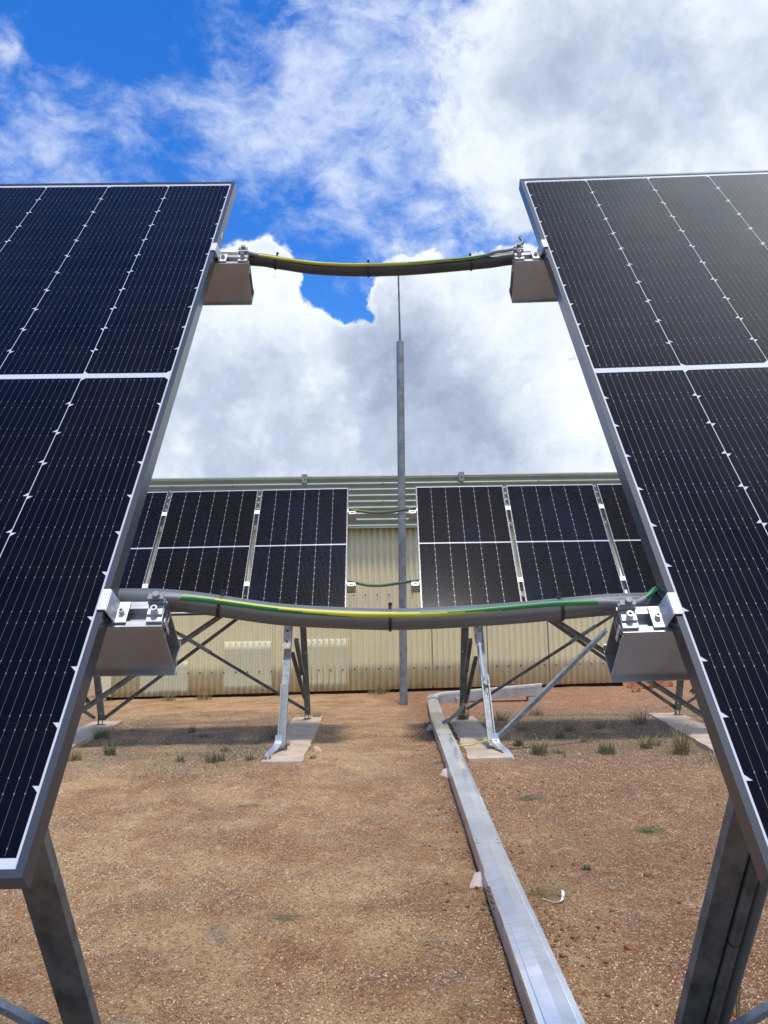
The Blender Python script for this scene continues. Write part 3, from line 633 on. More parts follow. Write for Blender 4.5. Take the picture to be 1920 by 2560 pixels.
# earth cables tied along them
def tinned(pts, r, off, parent, name='bared_end'):
    m = MB(off); m.tube(smooth_path(pts, 6), r, 14); m.build(name, M_tin, parent, smooth=True)
lp = [(-.320, 1.290, EYE+.0585), (-.292, 1.290, EYE+.0565), (-.262, 1.290, EYE+.0525), (-.161, 1.283, EYE+.0375), (-.059, 1.280, EYE+.0285), (.016, 1.279, EYE+.0262), (.093, 1.280, EYE+.0265), (.203, 1.284, EYE+.034), (.262, 1.286, EYE+.0385), (.30, 1.286, EYE+.040), (.345, 1.283, EYE+.0405)]
lo_ = Vector(lp[4]); e1 = two_tone(smooth_path(lp), .0046, 'earth_cable', lo_, 'green and yellow earth cable tied along the lower foreground conduit', 'earth cable', 'green and yellow earth cables', lambda x: float(np.interp(x, [-.32, -.165, -.065, .012, .124, .2, .318], [2.3, 2.9, 4.0, 5.0, 6.2, 7.3, 7.9])))
tinned([(-.362, 1.281, EYE+.0575), (-.35, 1.284, EYE+.059), (-.333, 1.288, EYE+.0595), (-.317, 1.290, EYE+.058)], .0050, lo_, e1)
tinned([(.342, 1.284, EYE+.0405), (.355, 1.282, EYE+.0405), (.368, 1.281, EYE+.040)], .0050, lo_, e1)
tinned([(.365, 1.281, EYE+.040), (.392, 1.282, EYE+.038), (.408, 1.285, EYE+.039), (.422, 1.288, EYE+.045)], .0052, lo_, e1)
tp = [(.420, 1.2875, EYE+.044), (.431, 1.291, EYE+.051), (.440, 1.297, EYE+.058), (.447, 1.307, EYE+.060), (.452, 1.325, EYE+.055)]
m = MB(lo_); m.tube(smooth_path(tp, 5), .0046, 14); m.build('cable_tail', M_green, e1, smooth=True)
up = [(-.318, 2.061, EYE+1.016), (-.29, 2.062, EYE+1.012), (-.262, 2.060, EYE+1.006), (-.172, 2.056, EYE+.990), (-.08, 2.055, EYE+.983), (.003, 2.055, EYE+.982), (.09, 2.055, EYE+.984), (.178, 2.056, EYE+.991), (.25, 2.058, EYE+.998), (.305, 2.060, EYE+1.007)]
uo_ = Vector(up[4]); e2 = two_tone(smooth_path(up), .0044, 'earth_cable', uo_, 'green and yellow earth cable tied along the upper conduit against the sky', 'earth cable', 'green and yellow earth cables', (4.5, 7.2))
tinned([(-.352, 2.050, EYE+1.020), (-.335, 2.056, EYE+1.018), (-.316, 2.061, EYE+1.0155)], .0056, uo_, e2)
tinned([(.303, 2.060, EYE+1.007), (.33, 2.052, EYE+1.012), (.37, 2.048, EYE+1.016), (.395, 2.055, EYE+1.032), (.405, 2.062, EYE+1.045)], .005, uo_, e2)
tp = [(.403, 2.06, EYE+1.038), (.404, 2.066, EYE+1.050), (.399, 2.072, EYE+1.062), (.404, 2.085, EYE+1.072)]
m = MB(uo_); m.tube(smooth_path(tp, 5), .0038, 14); m.build('cable_tail', M_green, e2, smooth=True)
# the same pair behind, on the far row
for (yy, zz, ls, lv) in ((9.415, 0.0, [(-.62, 2.155), (-.377, 2.15), (-.275, 2.128), (-.136, 2.097), (.026, 2.092), (.235, 2.117), (.46, 2.145), (.72, 2.15)], 'lower'),
                         (10.185, 0.0, [(-.62, 3.118), (-.379, 3.112), (-.287, 3.096), (-.084, 3.067), (.119, 3.068), (.323, 3.096), (.46, 3.118), (.72, 3.125)], 'upper')):
    pa = smooth_path([(a, yy, b) for a, b in ls]); ro = Vector((0, yy, ls[4][1]))
    cc = empty('conduit', ro, label=f'thin grey conduit across the far row gap, {lv} one in front of the shed', cat='conduit', group='grey conduits bridging the gap')
    m = MB(ro); m.tube(pa, .0176, 12); m.build('pipe', M_conduit, cc, smooth=True)
    for X in (-.2, .05, .32): tie(pa, near_i(pa, X), .0176, ro, cc, head=False)
    q = [p+Vector((0, -.030, .006)) for p in pa if -.30 < p.x < .40]
    two_tone(q, .0065, 'earth_cable', q[len(q)//2], f'green and yellow earth cable on the {lv} conduit of the far row', 'earth cable', 'green and yellow earth cables', (5.6, 7.7), 10)

# ------------------------------------------------------------------ support frames (A-frames on footings)
def clipbolt(m, p, ax, r=.009, h=.012): m.cyl(p, ax, r, h, 8)
def make_frame(X, P, label, kind):
    """P: dict of (Y, Z) points in the plane x = X"""
    root = empty('support_frame', (X, *P['rear_foot']), label=label, cat='support frame', group='galvanised A-frames carrying the solar panels')
    o = Vector((X, *P['rear_foot']))
    def at(k, dx=0, dy=0, dz=0): return (X+dx, P[k][0]+dy, P[k][1]+dz)
    s = P.get('s', 1)
    # rear leg
    m = MB(o); m.channel(at('rear_foot', dz=.06), at('rear_top'), .082, .045, .004, (0, -1, 0)); rl = m.build('rear_leg', M_galv_d, root)
    for t in (.06, .35, .66):
        m = MB(o); p = Vector(at('rear_foot')).lerp(Vector(at('rear_top')), t); clipbolt(m, p+Vector((.022*s, -.002, 0)), (0, -1, 0), .008, .007)
        m.build('bolt', M_steel, rl)
    m = MB(o); m.box((X-.05, P['rear_foot'][0]-.06, P['rear_foot'][1]), (X+.05, P['rear_foot'][0]+.06, P['rear_foot'][1]+.008))
    m.box((X-.041, P['rear_foot'][0]-.03, P['rear_foot'][1]+.008), (X-.035, P['rear_foot'][0]+.03, P['rear_foot'][1]+.13))
    m.cyl((X+.015, P['rear_foot'][0], P['rear_foot'][1]+.008), (0, 0, 1), .008, .07, 8); m.build('base_plate', M_galv_d, root)
    # front leg with an outer sleeve on its upper half
    sp = P['splice']
    m = MB(o); m.channel(at('front_foot', dz=.03), (X, sp[0], sp[1]), .085, .05, .004, (0, 1, .25)); fl = m.build('front_leg', M_galv, root)
    m = MB(o); m.channel((X, sp[0]-.004, sp[1]-.06), at('front_top', dy=-.004), .078, .054, .004, (0, -1, 0)); m.build('sleeve', M_galv_l, fl)
    m = MB(o); clipbolt(m, (X+.004, sp[0]-.03, sp[1]-.12), (0, -1, 0), .012, .01); m.build('bolt', M_steel, fl)
    ff = P['front_foot']
    m = MB(o); m.box((X-.03*s, ff[0]-.02, ff[1]), (X+.05*s, ff[0]+.07, ff[1]+.01)) if s > 0 else m.box((X-.05, ff[0]-.02, ff[1]), (X+.03, ff[0]+.07, ff[1]+.01))
    m.cyl((X+.05, ff[0]+.03, ff[1]+.01), (0, 0, 1), .009, .06, 8); m.cyl((X+.04, ff[0]+.03, ff[1]+.055), (1, 0, 0), .014, .045, 8); m.build('base_plate', M_galv_d, root)
    # bent strap lying over the front of the footing
    dx = P.get('strap', 0)
    if dx:
        m = MB(o); sp_ = [(X+dx*.2, ff[0]-.05, ff[1]+.16), (X+dx*.25, ff[0]-.075, ff[1]+.09), (X+dx*.5, ff[0]-.16, ff[1]+.045), (X+dx*.8, ff[0]-.30, ff[1]+.02), (X+dx, ff[0]-.44, ff[1]-.045)]
        q = smooth_path(sp_, 5)
        for i in range(len(q)-1): m.bar(q[i], q[i+1]+(q[i+1]-q[i])*.02, .075, .005, (0, -.3, 1))
        m.build('strap', M_alu2, root)
    # bracket plate with holes at the top of the front leg
    if kind != 'plain':
        pb, pt = P['plate_b'], P['plate_t']; m = MB(o); dd = (Vector((X, *pt))-Vector((X, *pb))).normalized()
        m.bar((X+P.get('pdx', 0), pb[0]-.045, pb[1]), (X+P.get('pdx', 0), pt[0]-.045, pt[1]), .086, .008, (0, -1, 0)); pl = m.build('bracket_plate', M_rust, root)
        m = MB(o)
        for t in ((.2, .5, .85) if s > 0 else (.62,)):
            c = Vector((X+P.get('pdx', 0), pb[0]-.0495, pb[1])).lerp(Vector((X+P.get('pdx', 0), pt[0]-.0495, pt[1])), t); m.cyl(c, (0, -1, .3), .013, .002, 12)
        m.build('bolt_hole', M_hole, pl)
    # diagonal strut to the rear foot and tilt arm
    m = MB(o); m.angle(at('diag_top', -s*.0), at('diag_bot'), .042, .004, (s, 0, 0), (0, 0, -1)); m.build('diagonal_strut', M_galv_d, root)
    if 'arm0' in P:
        m = MB(o); m.bar(at('arm0', s*.045), at('arm1', s*.045), .05, .05); m.build('tilt_arm', M_galv_d, root)
    m = MB(o); m.bar(at('raft0'), at('raft1'), .06, .08); m.build('rafter', M_galv_d, root)
    return root
def rafter_pts(F, sg):
    a = F @ Vector((0, .36, -.20)); b = F @ Vector((0, 1.72, -.20)); return (a.y, a.z), (b.y, b.z)
ra, rb_ = rafter_pts(FLf, -1)
PL = dict(rear_foot=(11.73, .352), rear_top=(10.30, 3.03), front_foot=(8.68, .352), front_top=(9.98, 2.86), splice=(9.0, 1.002), plate_b=(9.17, 1.387), plate_t=(9.385, 1.78),
          diag_top=(9.564, 1.341), diag_bot=(11.1, .70), arm0=(9.737, 1.478), arm1=(10.494, 1.046), raft0=ra, raft1=rb_, s=1, strap=-.10)
make_frame(-1.053, PL, 'galvanised support frame standing left of the mast with rusty bracket plate', 'left')
PR = dict(rear_foot=(11.55, .352), rear_top=(10.20, 2.98), front_foot=(8.55, .35), front_top=(9.98, 2.86), splice=(8.99, 1.05), plate_b=(9.16, 1.388), plate_t=(9.38, 1.72),
          diag_top=(9.552, 1.259), diag_bot=(10.95, .60), arm0=(9.866, 1.441), arm1=(10.45, 1.052), raft0=ra, raft1=rb_, s=-1, strap=.12, pdx=-.03)
frR = make_frame(1.130, PR, 'galvanised support frame right of the mast with a thin white conduit on its front leg', 'right')
P2 = dict(rear_foot=(11.42, .352), rear_top=(10.30, 3.03), front_foot=(8.5, .352), front_top=(9.98, 2.86), splice=(8.79, 1.002), diag_top=(9.564, 1.341), diag_bot=(10.9, .70), raft0=ra, raft1=rb_, s=1)
make_frame(-3.87, P2, 'support frame at the far left end, mostly hidden by the left panel', 'plain')
P3 = dict(P2); P3['rear_foot'] = (11.45, .354); P3['s'] = -1
make_frame(4.12, P3, 'support frame at the far right end beside the red rocks', 'plain')
rn, rn2 = rafter_pts(FL, -1)
PN = dict(rear_foot=(3.225, .055), rear_top=(1.93, 1.925), front_foot=(.62, .0), front_top=(1.62, 1.75), splice=(.95, .62), diag_top=(1.2, .95), diag_bot=(2.95, .35), raft0=rn, raft1=rn2, s=1)
def near_frame(X, s, label):
    o = Vector((X, *PN['rear_foot'])); root = empty('support_frame', o, label=label, cat='support frame', group='galvanised A-frames carrying the solar panels')
    f0 = Vector((X, *PN['rear_foot'])); f1 = Vector((X, *PN['rear_top']))
    d = (f1-f0).normalized(); fc = Vector((0, -1, 0)); fc = (fc-d*fc.dot(d)).normalized(); ax = Vector((s, 0, 0))
    m = MB(o)                                                        # web with folded edges, outer flange set back
    w0, w1 = -.042, .042
    pr = [(w0, 0), (w1, 0), (w1, -.045), (w1-.004, -.045), (w1-.004, -.004), (w0+.004, -.004), (w0+.004, -.022), (w0-.006, -.030), (w0-.036, -.026), (w0-.040, -.040), (w0-.044, -.040), (w0-.044, -.022), (w0-.006, -.018), (w0, -.014)]
    m.prism(pr, f0, f1, ax*(1 if s < 0 else 1), fc); leg = m.build('rear_leg', M_galv_d, root, bevel=.0015)
    m = MB(o)
    for z in (.45, .83, 1.05):
        t = (z-f0.z)/(f1.z-f0.z); p = f0.lerp(f1, t); m.cyl(p+ax*.012+fc*.0, fc, .0045, .004, 10)
    m.build('rivet', M_steel, leg)
    if s > 0: pass
    m = MB(o); m.channel((X, .62, 0), (X, 1.62, 1.75), .085, .05, .004, (0, 1, .2)); m.build('front_leg', M_galv, root)
    m = MB(o); m.bar((X, *rn), (X, *rn2), .06, .08); m.build('rafter', M_galv_d, root)
    m = MB(o); m.box((X-.07, 3.15, .04), (X+.07, 3.30, .066)); m.build('base_plate', M_galv_d, root)
    return root
near_frame(-1.092, 1, 'dark steel leg at the bottom left corner under the left foreground panel')
nr = near_frame(1.115, -1, 'dark steel leg at the bottom right corner with two conduits beside it')

# footings
def slab(pts, z, label, th=.16):
    xs_ = [p[0] for p in pts]; o = Vector((sum(xs_)/4, sum(p[1] for p in pts)/4, z))
    bm = bmesh.new(); N_ = 26; vs = []
    A, B, C_, D_ = [Vector((p[0], p[1], 0)) for p in pts]            # near left, near right, far right, far left
    r = random.Random(int(o.x*100)); grid = []
    for i in range(N_+1):
        row = []
        for j in range(7):
            p = A.lerp(D_, i/N_).lerp(B.lerp(C_, i/N_), j/6)
            e_ = .012 if j in (0, 6) or i in (0, N_) else 0
            row.append(bm.verts.new((p.x-o.x+r.uniform(-e_, e_), p.y-o.y+r.uniform(-e_, e_), -e_*.4+r.uniform(-.002, .002))))
        grid.append(row)
    for i in range(N_):
        for j in range(6): bm.faces.new((grid[i][j], grid[i][j+1], grid[i+1][j+1], grid[i+1][j]))
    edge = [grid[0][j] for j in range(7)]+[grid[i][6] for i in range(1, N_+1)]+[grid[N_][j] for j in range(5, -1, -1)]+[grid[i][0] for i in range(N_-1, 0, -1)]
    low = [bm.verts.new((v.co.x*1.01, v.co.y, -th)) for v in edge]
    for k in range(len(edge)): bm.faces.new((edge[k], low[k], low[(k+1) % len(edge)], edge[(k+1) % len(edge)]))
    bmesh.ops.recalc_face_normals(bm, faces=bm.faces)
    me = bpy.data.meshes.new('concrete_footing'); bm.to_mesh(me); bm.free(); me.materials.append(M_concrete)
    ob = bpy.data.objects.new('concrete_footing', me); COL.objects.link(ob); ob.location = o
    return tag(ob, label, 'footing', 'long concrete footings under the support frames')
slab([(-1.165, 7.97), (-.765, 7.97), (-.86, 12.1), (-1.27, 12.05)], .352, 'sandy concrete footing left of the mast, a pink rock beside it')
slab([(.825, 7.93), (1.245, 7.98), (1.31, 11.75), (.935, 11.75)], .350, 'sandy concrete footing next to the metal cable duct')
slab([(3.27, 8.2), (3.70, 8.1), (4.25, 11.75), (3.80, 11.75)], .354, 'sandy concrete footing at far right with tall yellow grass in front')
slab([(-3.80, 8.4), (-3.36, 8.4), (-3.74, 11.95), (-4.15, 11.95)], .354, 'sandy concrete footing at far left behind a green tuft')
slab([(-1.30, 0.3), (-.88, .3), (-.88, 3.6), (-1.30, 3.6)], .040, 'concrete footing under the left foreground leg')
slab([(.90, .3), (1.33, .3), (1.33, 3.6), (.90, 3.6)], .040, 'concrete footing under the right foreground leg')

# diagonal braces between the frames
def brace(p0, p1, label, w=.045, m_=None, up=(0, -.4, 1), plate=None, flip=1):
    o = Vector(p0).lerp(Vector(p1), .5); m = MB(o); m.angle(p0, p1, w, .004, (0, 0, -1), (0, -1 if flip > 0 else 1, 0))
    ob = m.build('diagonal_brace', m_ or M_galv_d); ob.location = o
    if plate:
        a = Vector(p0).lerp(Vector(p1), plate[0]); b = Vector(p0).lerp(Vector(p1), plate[1]); m = MB(o)
        dn = Vector((0, -.012, -w*.45)); m.bar(a+dn, b+dn, w*1.25, .010, (0, -1, 0)); m.build('splice_plate', M_galv, ob)
    return tag(ob, label, 'brace', 'diagonal steel braces between the support frames')
brace((-1.03, 11.55, .50), (-3.72, 11.35, 2.15), 'splice-plated brace rising left from the left frame foot', plate=(.50, .66))
brace((-3.87, 11.47, .44), (-1.30, 11.5, 2.33), 'brace rising right from the far left foot, crossing behind the plated one')
brace((-3.72, 9.4, .55), (-1.32, 9.4, 2.15), 'thicker front brace rising right, passing left of the big rail end', w=.055)
brace((-4.9, 11.0, 1.22), (-3.90, 11.3, .47), 'short brace coming down to the far left foot')
brace((1.17, 11.5, .49), (3.98, 11.4, 2.18), 'splice-plated brace rising right from the right frame foot', plate=(.53, .66))
brace((4.10, 11.47, .46), (1.50, 11.5, 2.35), 'brace with bright top edge falling right to the far right foot')
brace((3.72, 9.5, .56), (1.36, 9.5, 2.15), 'upper dark brace falling right behind the right rail end', w=.055)
brace((1.18, 8.66, .46), (2.47, 8.95, 1.56), 'light galvanised brace rising right from the front leg foot', w=.062, m_=M_galv_l)
brace((5.2, 11.3, 1.15), (4.16, 11.4, .50), 'short brace coming down to the far right foot from the right')
brace((-1.13, 3.0, .235), (-2.0, 3.0, .66), 'end of a brace in the bottom left corner', m_=M_galv)
brace((1.17, 3.0, .20), (2.0, 3.0, .62), 'end of a brace in the bottom right corner', m_=M_galv)

# conduits on the legs
def up_leg(X, dy, z, dx):                                               # point beside the near rear leg
    t = (z-.055)/(1.925-.055); return (X+dx, 3.225+(1.93-3.225)*t+dy, z)
for dx, nm in ((.068, 'inner'), (.112, 'outer')):
    pts = [up_leg(1.115, -.006, z, dx) for z in np.linspace(.03, 1.9, 12)]
    m = MB(pts[5]); m.tube(pts, .019, 16); ob = m.build('leg_conduit', M_galv_d if dx < .1 else M_conduit, None, smooth=True); ob.location = pts[5]
    tag(ob, f'{nm} grey conduit running up the bottom right leg', 'conduit', 'conduits strapped to the right foreground leg')
    if dx < .1:
        p = Vector(up_leg(1.115, -.006, .50, dx)); m = MB(pts[5]); m.tube([p+Vector((0, .004, -.003)), p+Vector((0, -.003, .003))], .0205, 16); m.build('cable_tie', M_black, ob)
pts = smooth_path([(1.165, 10.42, 2.6), (1.172, 11.18, 1.25), (1.165, 11.42, .75), (1.15, 11.38, .62), (1.10, 11.15, .545), (.99, 10.75, .50), (.86, 10.3, .475), (.75, 10.0, .46)], 6)
m = MB(pts[10]); m.tube(pts, .024, 12); ob = m.build('leg_conduit', M_conduit, None, smooth=True); ob.location = pts[10]
tag(ob, 'grey conduit curving from the far right rear leg down into the duct', 'conduit')
o = Vector((1.10, 8.93, .95)); pv = empty('thin_conduit', o, label='thin pale conduit clipped to the right front leg, earth wires poking out', cat='conduit')
m = MB(o); m.tube([(1.093, 9.02, 1.42), (1.118, 8.90, .985)], .014, 12); m.build('pipe', M_pvc_l, pv, smooth=True)
m = MB(o); m.box((1.100, 8.885, 1.05), (1.160, 8.90, 1.085)); m.cyl((1.152, 8.88, 1.067), (0, -1, 0), .017, .004, 12); m.build('saddle_clip', M_pvc_l, pv)
m = MB(o); m.tube(smooth_path([(1.118, 8.9, .985), (1.125, 8.87, .93), (1.145, 8.86, .86), (1.13, 8.86, .80), (1.12, 8.86, .83), (1.105, 8.87, .9), (1.118, 8.9, .98)]), .0035, 6); m.build('earth_wire', M_green, pv)
pts = smooth_path([(.74, 8.55, .37), (.83, 8.55, .385), (.92, 8.55, .392), (1.0, 8.52, .418), (1.08, 8.50, .437), (1.13, 8.48, .437)], 6)
e3 = two_tone(pts, .0075, 'earth_cable', pts[12], 'yellow earth cable running from the duct to the right front leg foot', 'earth cable', 'green and yellow earth cables', (4.0, 4.4), 10)
m = MB(pts[12]); m.tube([(1.125, 8.48, .437), (1.175, 8.47, .437)], .009, 8); m.build('cable_lug', M_tin, e3)

# ------------------------------------------------------------------ lightning mast
o = Vector((.371, 13.711, .30)); mast = empty('lightning_mast', o, label='tall galvanised mast with a thin rod on top between the panel rows', cat='mast')
m = MB(o); m.tube([(.368, 13.711, .28), (.427, 13.711, 6.646)], .066, 24); m.build('pole', mat('mast_steel', (0.25, 0.26, 0.265), 0.55, metal=0.45, noise=[(9, (0.17, 0.18, 0.185), 0.42, 0.6), (5, (0.33, 0.34, 0.35), 0.55, 0.7), (3, (0.17, 0.16, 0.13), 0.5, 0.7, (1, 1, .3))], bump=(30, .2, .003)), mast, smooth=True)
m = MB(o); m.tube([(.4272, 13.711, 6.646), (.428, 13.711, 6.80)], .022, 12); m.tube([(.428, 13.711, 6.80), (.4205, 13.711, 8.10)], [.0175, .014], 12); m.build('rod', M_galv_d, mast, smooth=True)

# ------------------------------------------------------------------ cable duct
DZ = [(.500, .0), (.50, .5), (.515, 2.2), (.530, 3.04), (.569, 5.234), (.587, 7.078), (.602, 8.989), (.640, 10.6), (.690, 12.0), (.735, 13.2)]
o = Vector((.6, 5.2, .12)); duct = empty('cable_duct', o, label='long galvanised duct with a ridged lid running over the soil towards the shed', cat='cable duct', group='galvanised cable ducts')
DWD = .158; DHH = .135
def dz_(x, y): return float(gz(x, y))+DHH
left = smooth_path([(a, b, 0) for a, b in DZ], 10)
secs = []
rs_ = []
for yy in np.arange(0, 13.201, .04): rs_.append(Vector((float(np.interp(yy, [p.y for p in left], [p.x for p in left])), yy, 0)))
left = rs_
for i, p in enumerate(left):
    q = left[min(i+1, len(left)-1)]-left[max(i-1, 0)]; t = Vector((q.x, q.y, 0)).normalized(); nrm = Vector((t.y, -t.x, 0))
    secs.append((Vector((p.x, p.y, 0)), nrm))
body = MB(o); vs = []; 
for p, nrm in secs:
    a = p; b = p+nrm*DWD; za = dz_(a.x, a.y)
    vs += [(a.x, a.y, za-.003), (a.x, a.y, za-DHH+.015), (b.x, b.y, za-DHH+.015), (b.x, b.y, za-.003)]
fs = []
for i in range(len(secs)-1):
    for k in range(3): fs.append((4*i+k, 4*(i+1)+k, 4*(i+1)+k+1, 4*i+k+1))
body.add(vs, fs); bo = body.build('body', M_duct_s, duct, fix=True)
# lids: separate lengths with small laps, each peaked along the middle
bounds = [0.0, 2.35, 3.98, 5.22, 7.10, 8.95, 10.9, 13.2]
for bi in range(len(bounds)-1):
    y0, y1 = bounds[bi], bounds[bi+1]; lm = MB(o); vv = []
    ss = [s_ for s_ in secs if y0-.02 <= s_[0].y <= y1+.14]
    lift = .001+.0055*(bi % 2); tw = (.004, -.003, .002, -.004, .003, 0, .002)[bi]
    for p, nrm in ss:
        za = dz_(p.x, p.y)+lift; e_ = .003
        for (f, h) in ((-e_, -.026), (-e_, .0), (.020, .0005), (.024, .003), (DWD*.5, .013+tw), (DWD-.024, .003), (DWD-.020, .0005), (DWD+e_, .0), (DWD+e_, -.026)):
            c = p+nrm*f; vv.append((c.x, c.y, za+h))
    ff = [(9*i+k, 9*(i+1)+k, 9*(i+1)+k+1, 9*i+k+1) for i in range(len(ss)-1) for k in range(8)]
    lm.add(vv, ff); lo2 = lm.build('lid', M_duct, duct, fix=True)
    sm = lo2.modifiers.new('thick', 'SOLIDIFY'); sm.thickness = .0022
    m = MB(o); yy = y0+.07
    if yy < 13:
        s0 = min(secs, key=lambda q: abs(q[0].y-yy))
        for f in (.017, DWD-.016):
            c = s0[0]+s0[1]*f; m.cyl((c.x, yy, dz_(c.x, yy)+lift+.001), (0, 0, 1), .0055, .004, 8)
        m.build('screw', M_galv_d, lo2)
for yy in (4.9, 7.6, 10.5):                                       # plaster-white pads the duct is set on
    x = float(np.interp(yy, [b for a, b in DZ], [a for a, b in DZ])); z = float(gz(x, yy)); m = MB(o)
    m.add([(x-.085, yy-.05, z+.0), (x-.045, yy-.10, z+.0), (x+.02, yy-.09, z+.0), (x+.02, yy+.07, z), (x-.06, yy+.06, z), (x-.05, yy-.02, z+.055), (x+.02, yy-.03, z+.075), (x+.02, yy+.04, z+.075), (x-.04, yy+.03, z+.06)],
          [(0, 1, 5), (1, 2, 6, 5), (2, 3, 7, 6), (3, 4, 8, 7), (4, 0, 5, 8), (5, 6, 7, 8)])
    m.build('foot_pad', mat('mortar_pad', (.55, .47, .40), .9, noise=(30, (.42, .34, .27), .4, .7), bump=(50, .5, .01)), duct, bevel=.006)
m = MB(o)
for k in range(11):
    yy = 4.62-.018*k*1.6; x = .5615; z = .115+.045+.028*((k*7) % 5)/3; m.cyl((x-.006, yy-(.03 if k % 2 else 0), z), (-1, 0, 0), .0045, .007, 8)
m.build('rivet', M_galv_d, bo)
# the rear length that turns along the shed
o = Vector((1.7, 13.7, .36)); d2 = empty('cable_duct', o, label='galvanised duct length lying parallel to the shed wall behind the right frame', cat='cable duct', group='galvanised cable ducts')
cu = [(.735, 13.2, .492), (.765, 13.55, .50), (.86, 13.82, .512), (1.05, 13.95, .525), (1.4, 13.98, .545), (2.0, 13.95, .59), (2.70, 13.90, .645)]
pp = smooth_path(cu, 6); vs = []
for i, p in enumerate(pp):
    q = pp[min(i+1, len(pp)-1)]-pp[max(i-1, 0)]; t = Vector((q.x, q.y, 0)).normalized(); nr_ = Vector((t.y, -t.x, 0))
    a = p; b = p+nr_*DWD
    vs += [(a.x, a.y, p.z), (a.x, a.y, p.z-.175), (b.x, b.y, p.z-.175), (b.x, b.y, p.z)]
n_ = len(pp); fs = [(4*i+k, 4*(i+1)+k, 4*(i+1)+(k+1) % 4, 4*i+(k+1) % 4) for i in range(n_-1) for k in range(3)]+[(4*n_-4, 4*n_-3, 4*n_-2, 4*n_-1)]
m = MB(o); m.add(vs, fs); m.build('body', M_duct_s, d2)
vs = []
for i, p in enumerate(pp):
    q = pp[min(i+1, len(pp)-1)]-pp[max(i-1, 0)]; t = Vector((q.x, q.y, 0)).normalized(); nr_ = Vector((t.y, -t.x, 0))
    for f, h in ((-.004, -.03), (-.004, .002), (DWD*.5, .016), (DWD+.004, .002), (DWD+.004, -.03)): c = p+nr_*f; vs.append((c.x, c.y, p.z+h))
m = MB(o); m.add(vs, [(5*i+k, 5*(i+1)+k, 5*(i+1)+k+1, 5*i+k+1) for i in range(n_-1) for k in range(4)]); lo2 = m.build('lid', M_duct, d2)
sm = lo2.modifiers.new('thick', 'SOLIDIFY'); sm.thickness = .002
m = MB(o)
for x in (1.35, 2.55): m.box((x-.10, 13.72, .34), (x+.10, 13.95, .44))
m.build('foot_pad', M_concrete, d2)

# ------------------------------------------------------------------ shed
SY = 16.0; CPI = .1157; XL, XR = -5.41, 4.775
o = Vector((-.3, SY, .36)); shed = empty('shed', o, label='long corrugated shed with cream walls and a green-grey upper band', cat='shed')
def corr(x0, x1, z0f, z1, y, amp, name, mt, parent, per=CPI, step=10, off=o):
    xs_ = np.arange(x0, x1+1e-6, per/step); vs = []; fs = []
    nz_ = 6
    for x in xs_:
        yy = y-amp*math.cos(2*math.pi*(x-x0)/per)
        za = z0f(x)
        for k in range(nz_+1): vs.append((x-off[0], yy-off[1], za+(z1-za)*k/nz_-off[2]))
    for i in range(len(xs_)-1):
        for k in range(nz_): a = i*(nz_+1)+k; fs.append((a, a+nz_+1, a+nz_+2, a+1))
    me = bpy.data.meshes.new(name); me.from_pydata(vs, [], fs); me.polygons.foreach_set('use_smooth', [True]*len(fs)); me.materials.append(mt); me.update()
    ob = bpy.data.objects.new(name, me); COL.objects.link(ob); ob.parent = parent
    sm = ob.modifiers.new('thick', 'SOLIDIFY'); sm.thickness = .004; sm.offset = 1 if False else -1
    return ob
zb = lambda x: .378+.0125*(x+5.4)
sheets = [(-5.26, -3.76), (-3.76, -2.15), (-2.15, -.66), (-.66, .05), (.05, 1.02), (1.02, 2.1), (2.1, 3.3), (3.3, XR-.1)]
for i, (a, b) in enumerate(sheets):
    n1 = round((b-a)/CPI)*CPI
    corr(a, a+n1+CPI*.28, zb, 3.66, SY-.004*(i % 2), .025, 'wall_sheet', M_wall, shed)
for b0, b1 in (((XL, SY-.028, .40), (-5.25, SY+.02, 3.6)), ((XR-.13, SY-.028, .51), (XR, SY+.02, 3.6))):
    m = MB(o); m.box(b0, b1); m.build('corner_trim', M_wall, shed)
m = MB(o); m.box((XL+.01, SY+.03, .50), (XR-.01, SY+7.0, 4.45)); m.build('inner_walls', M_wall, shed)
m = MB(o); m.box((XL+.05, SY+.06, .20), (XR-.05, SY+6.9, .50)); m.build('gap_shade_block', mat('gap_shade', (.03, .022, .017), .9), shed)  # near-black block paints the shade in the gap under the wall
for k, (a, b, zt, zc) in enumerate(((-3.075, -2.18, 1.415, 0.0), (-1.53, -.635, 1.435, 0.0), (-4.70, -3.77, 1.05, 0.0))):
    n1 = round((b-a)/CPI)*CPI; x0 = -5.26+round((a+5.26)/CPI)*CPI
    pt_ = corr(x0, x0+n1, zb, zt, SY-.012, .025, 'patch_sheet', M_patch, shed)
    m = MB(o)
    for j in range(int(n1/CPI)+1):
        xx = x0+j*CPI+CPI*.5*0; m.cyl((xx, SY-.036, zt-.045), (0, -1, 0), .008, .006, 8)
    m.build('screw', mat('tarnished_screw', (.16, .15, .10), .7) if k == 0 else bpy.data.materials['tarnished_screw'], pt_)
M_scr = mat('dark_screw', (.035, .03, .022), .7)
m = MB(o)
for j in range(44):
    xx = -5.26+CPI*(1+2*j)
    if xx > XR-.2: break
    for zz in (.842, 2.28): m.cyl((xx, SY-.030, zz+.006*xx), (0, -1, 0), .015, .014, 8)
m.build('wall_screws', M_scr, shed)
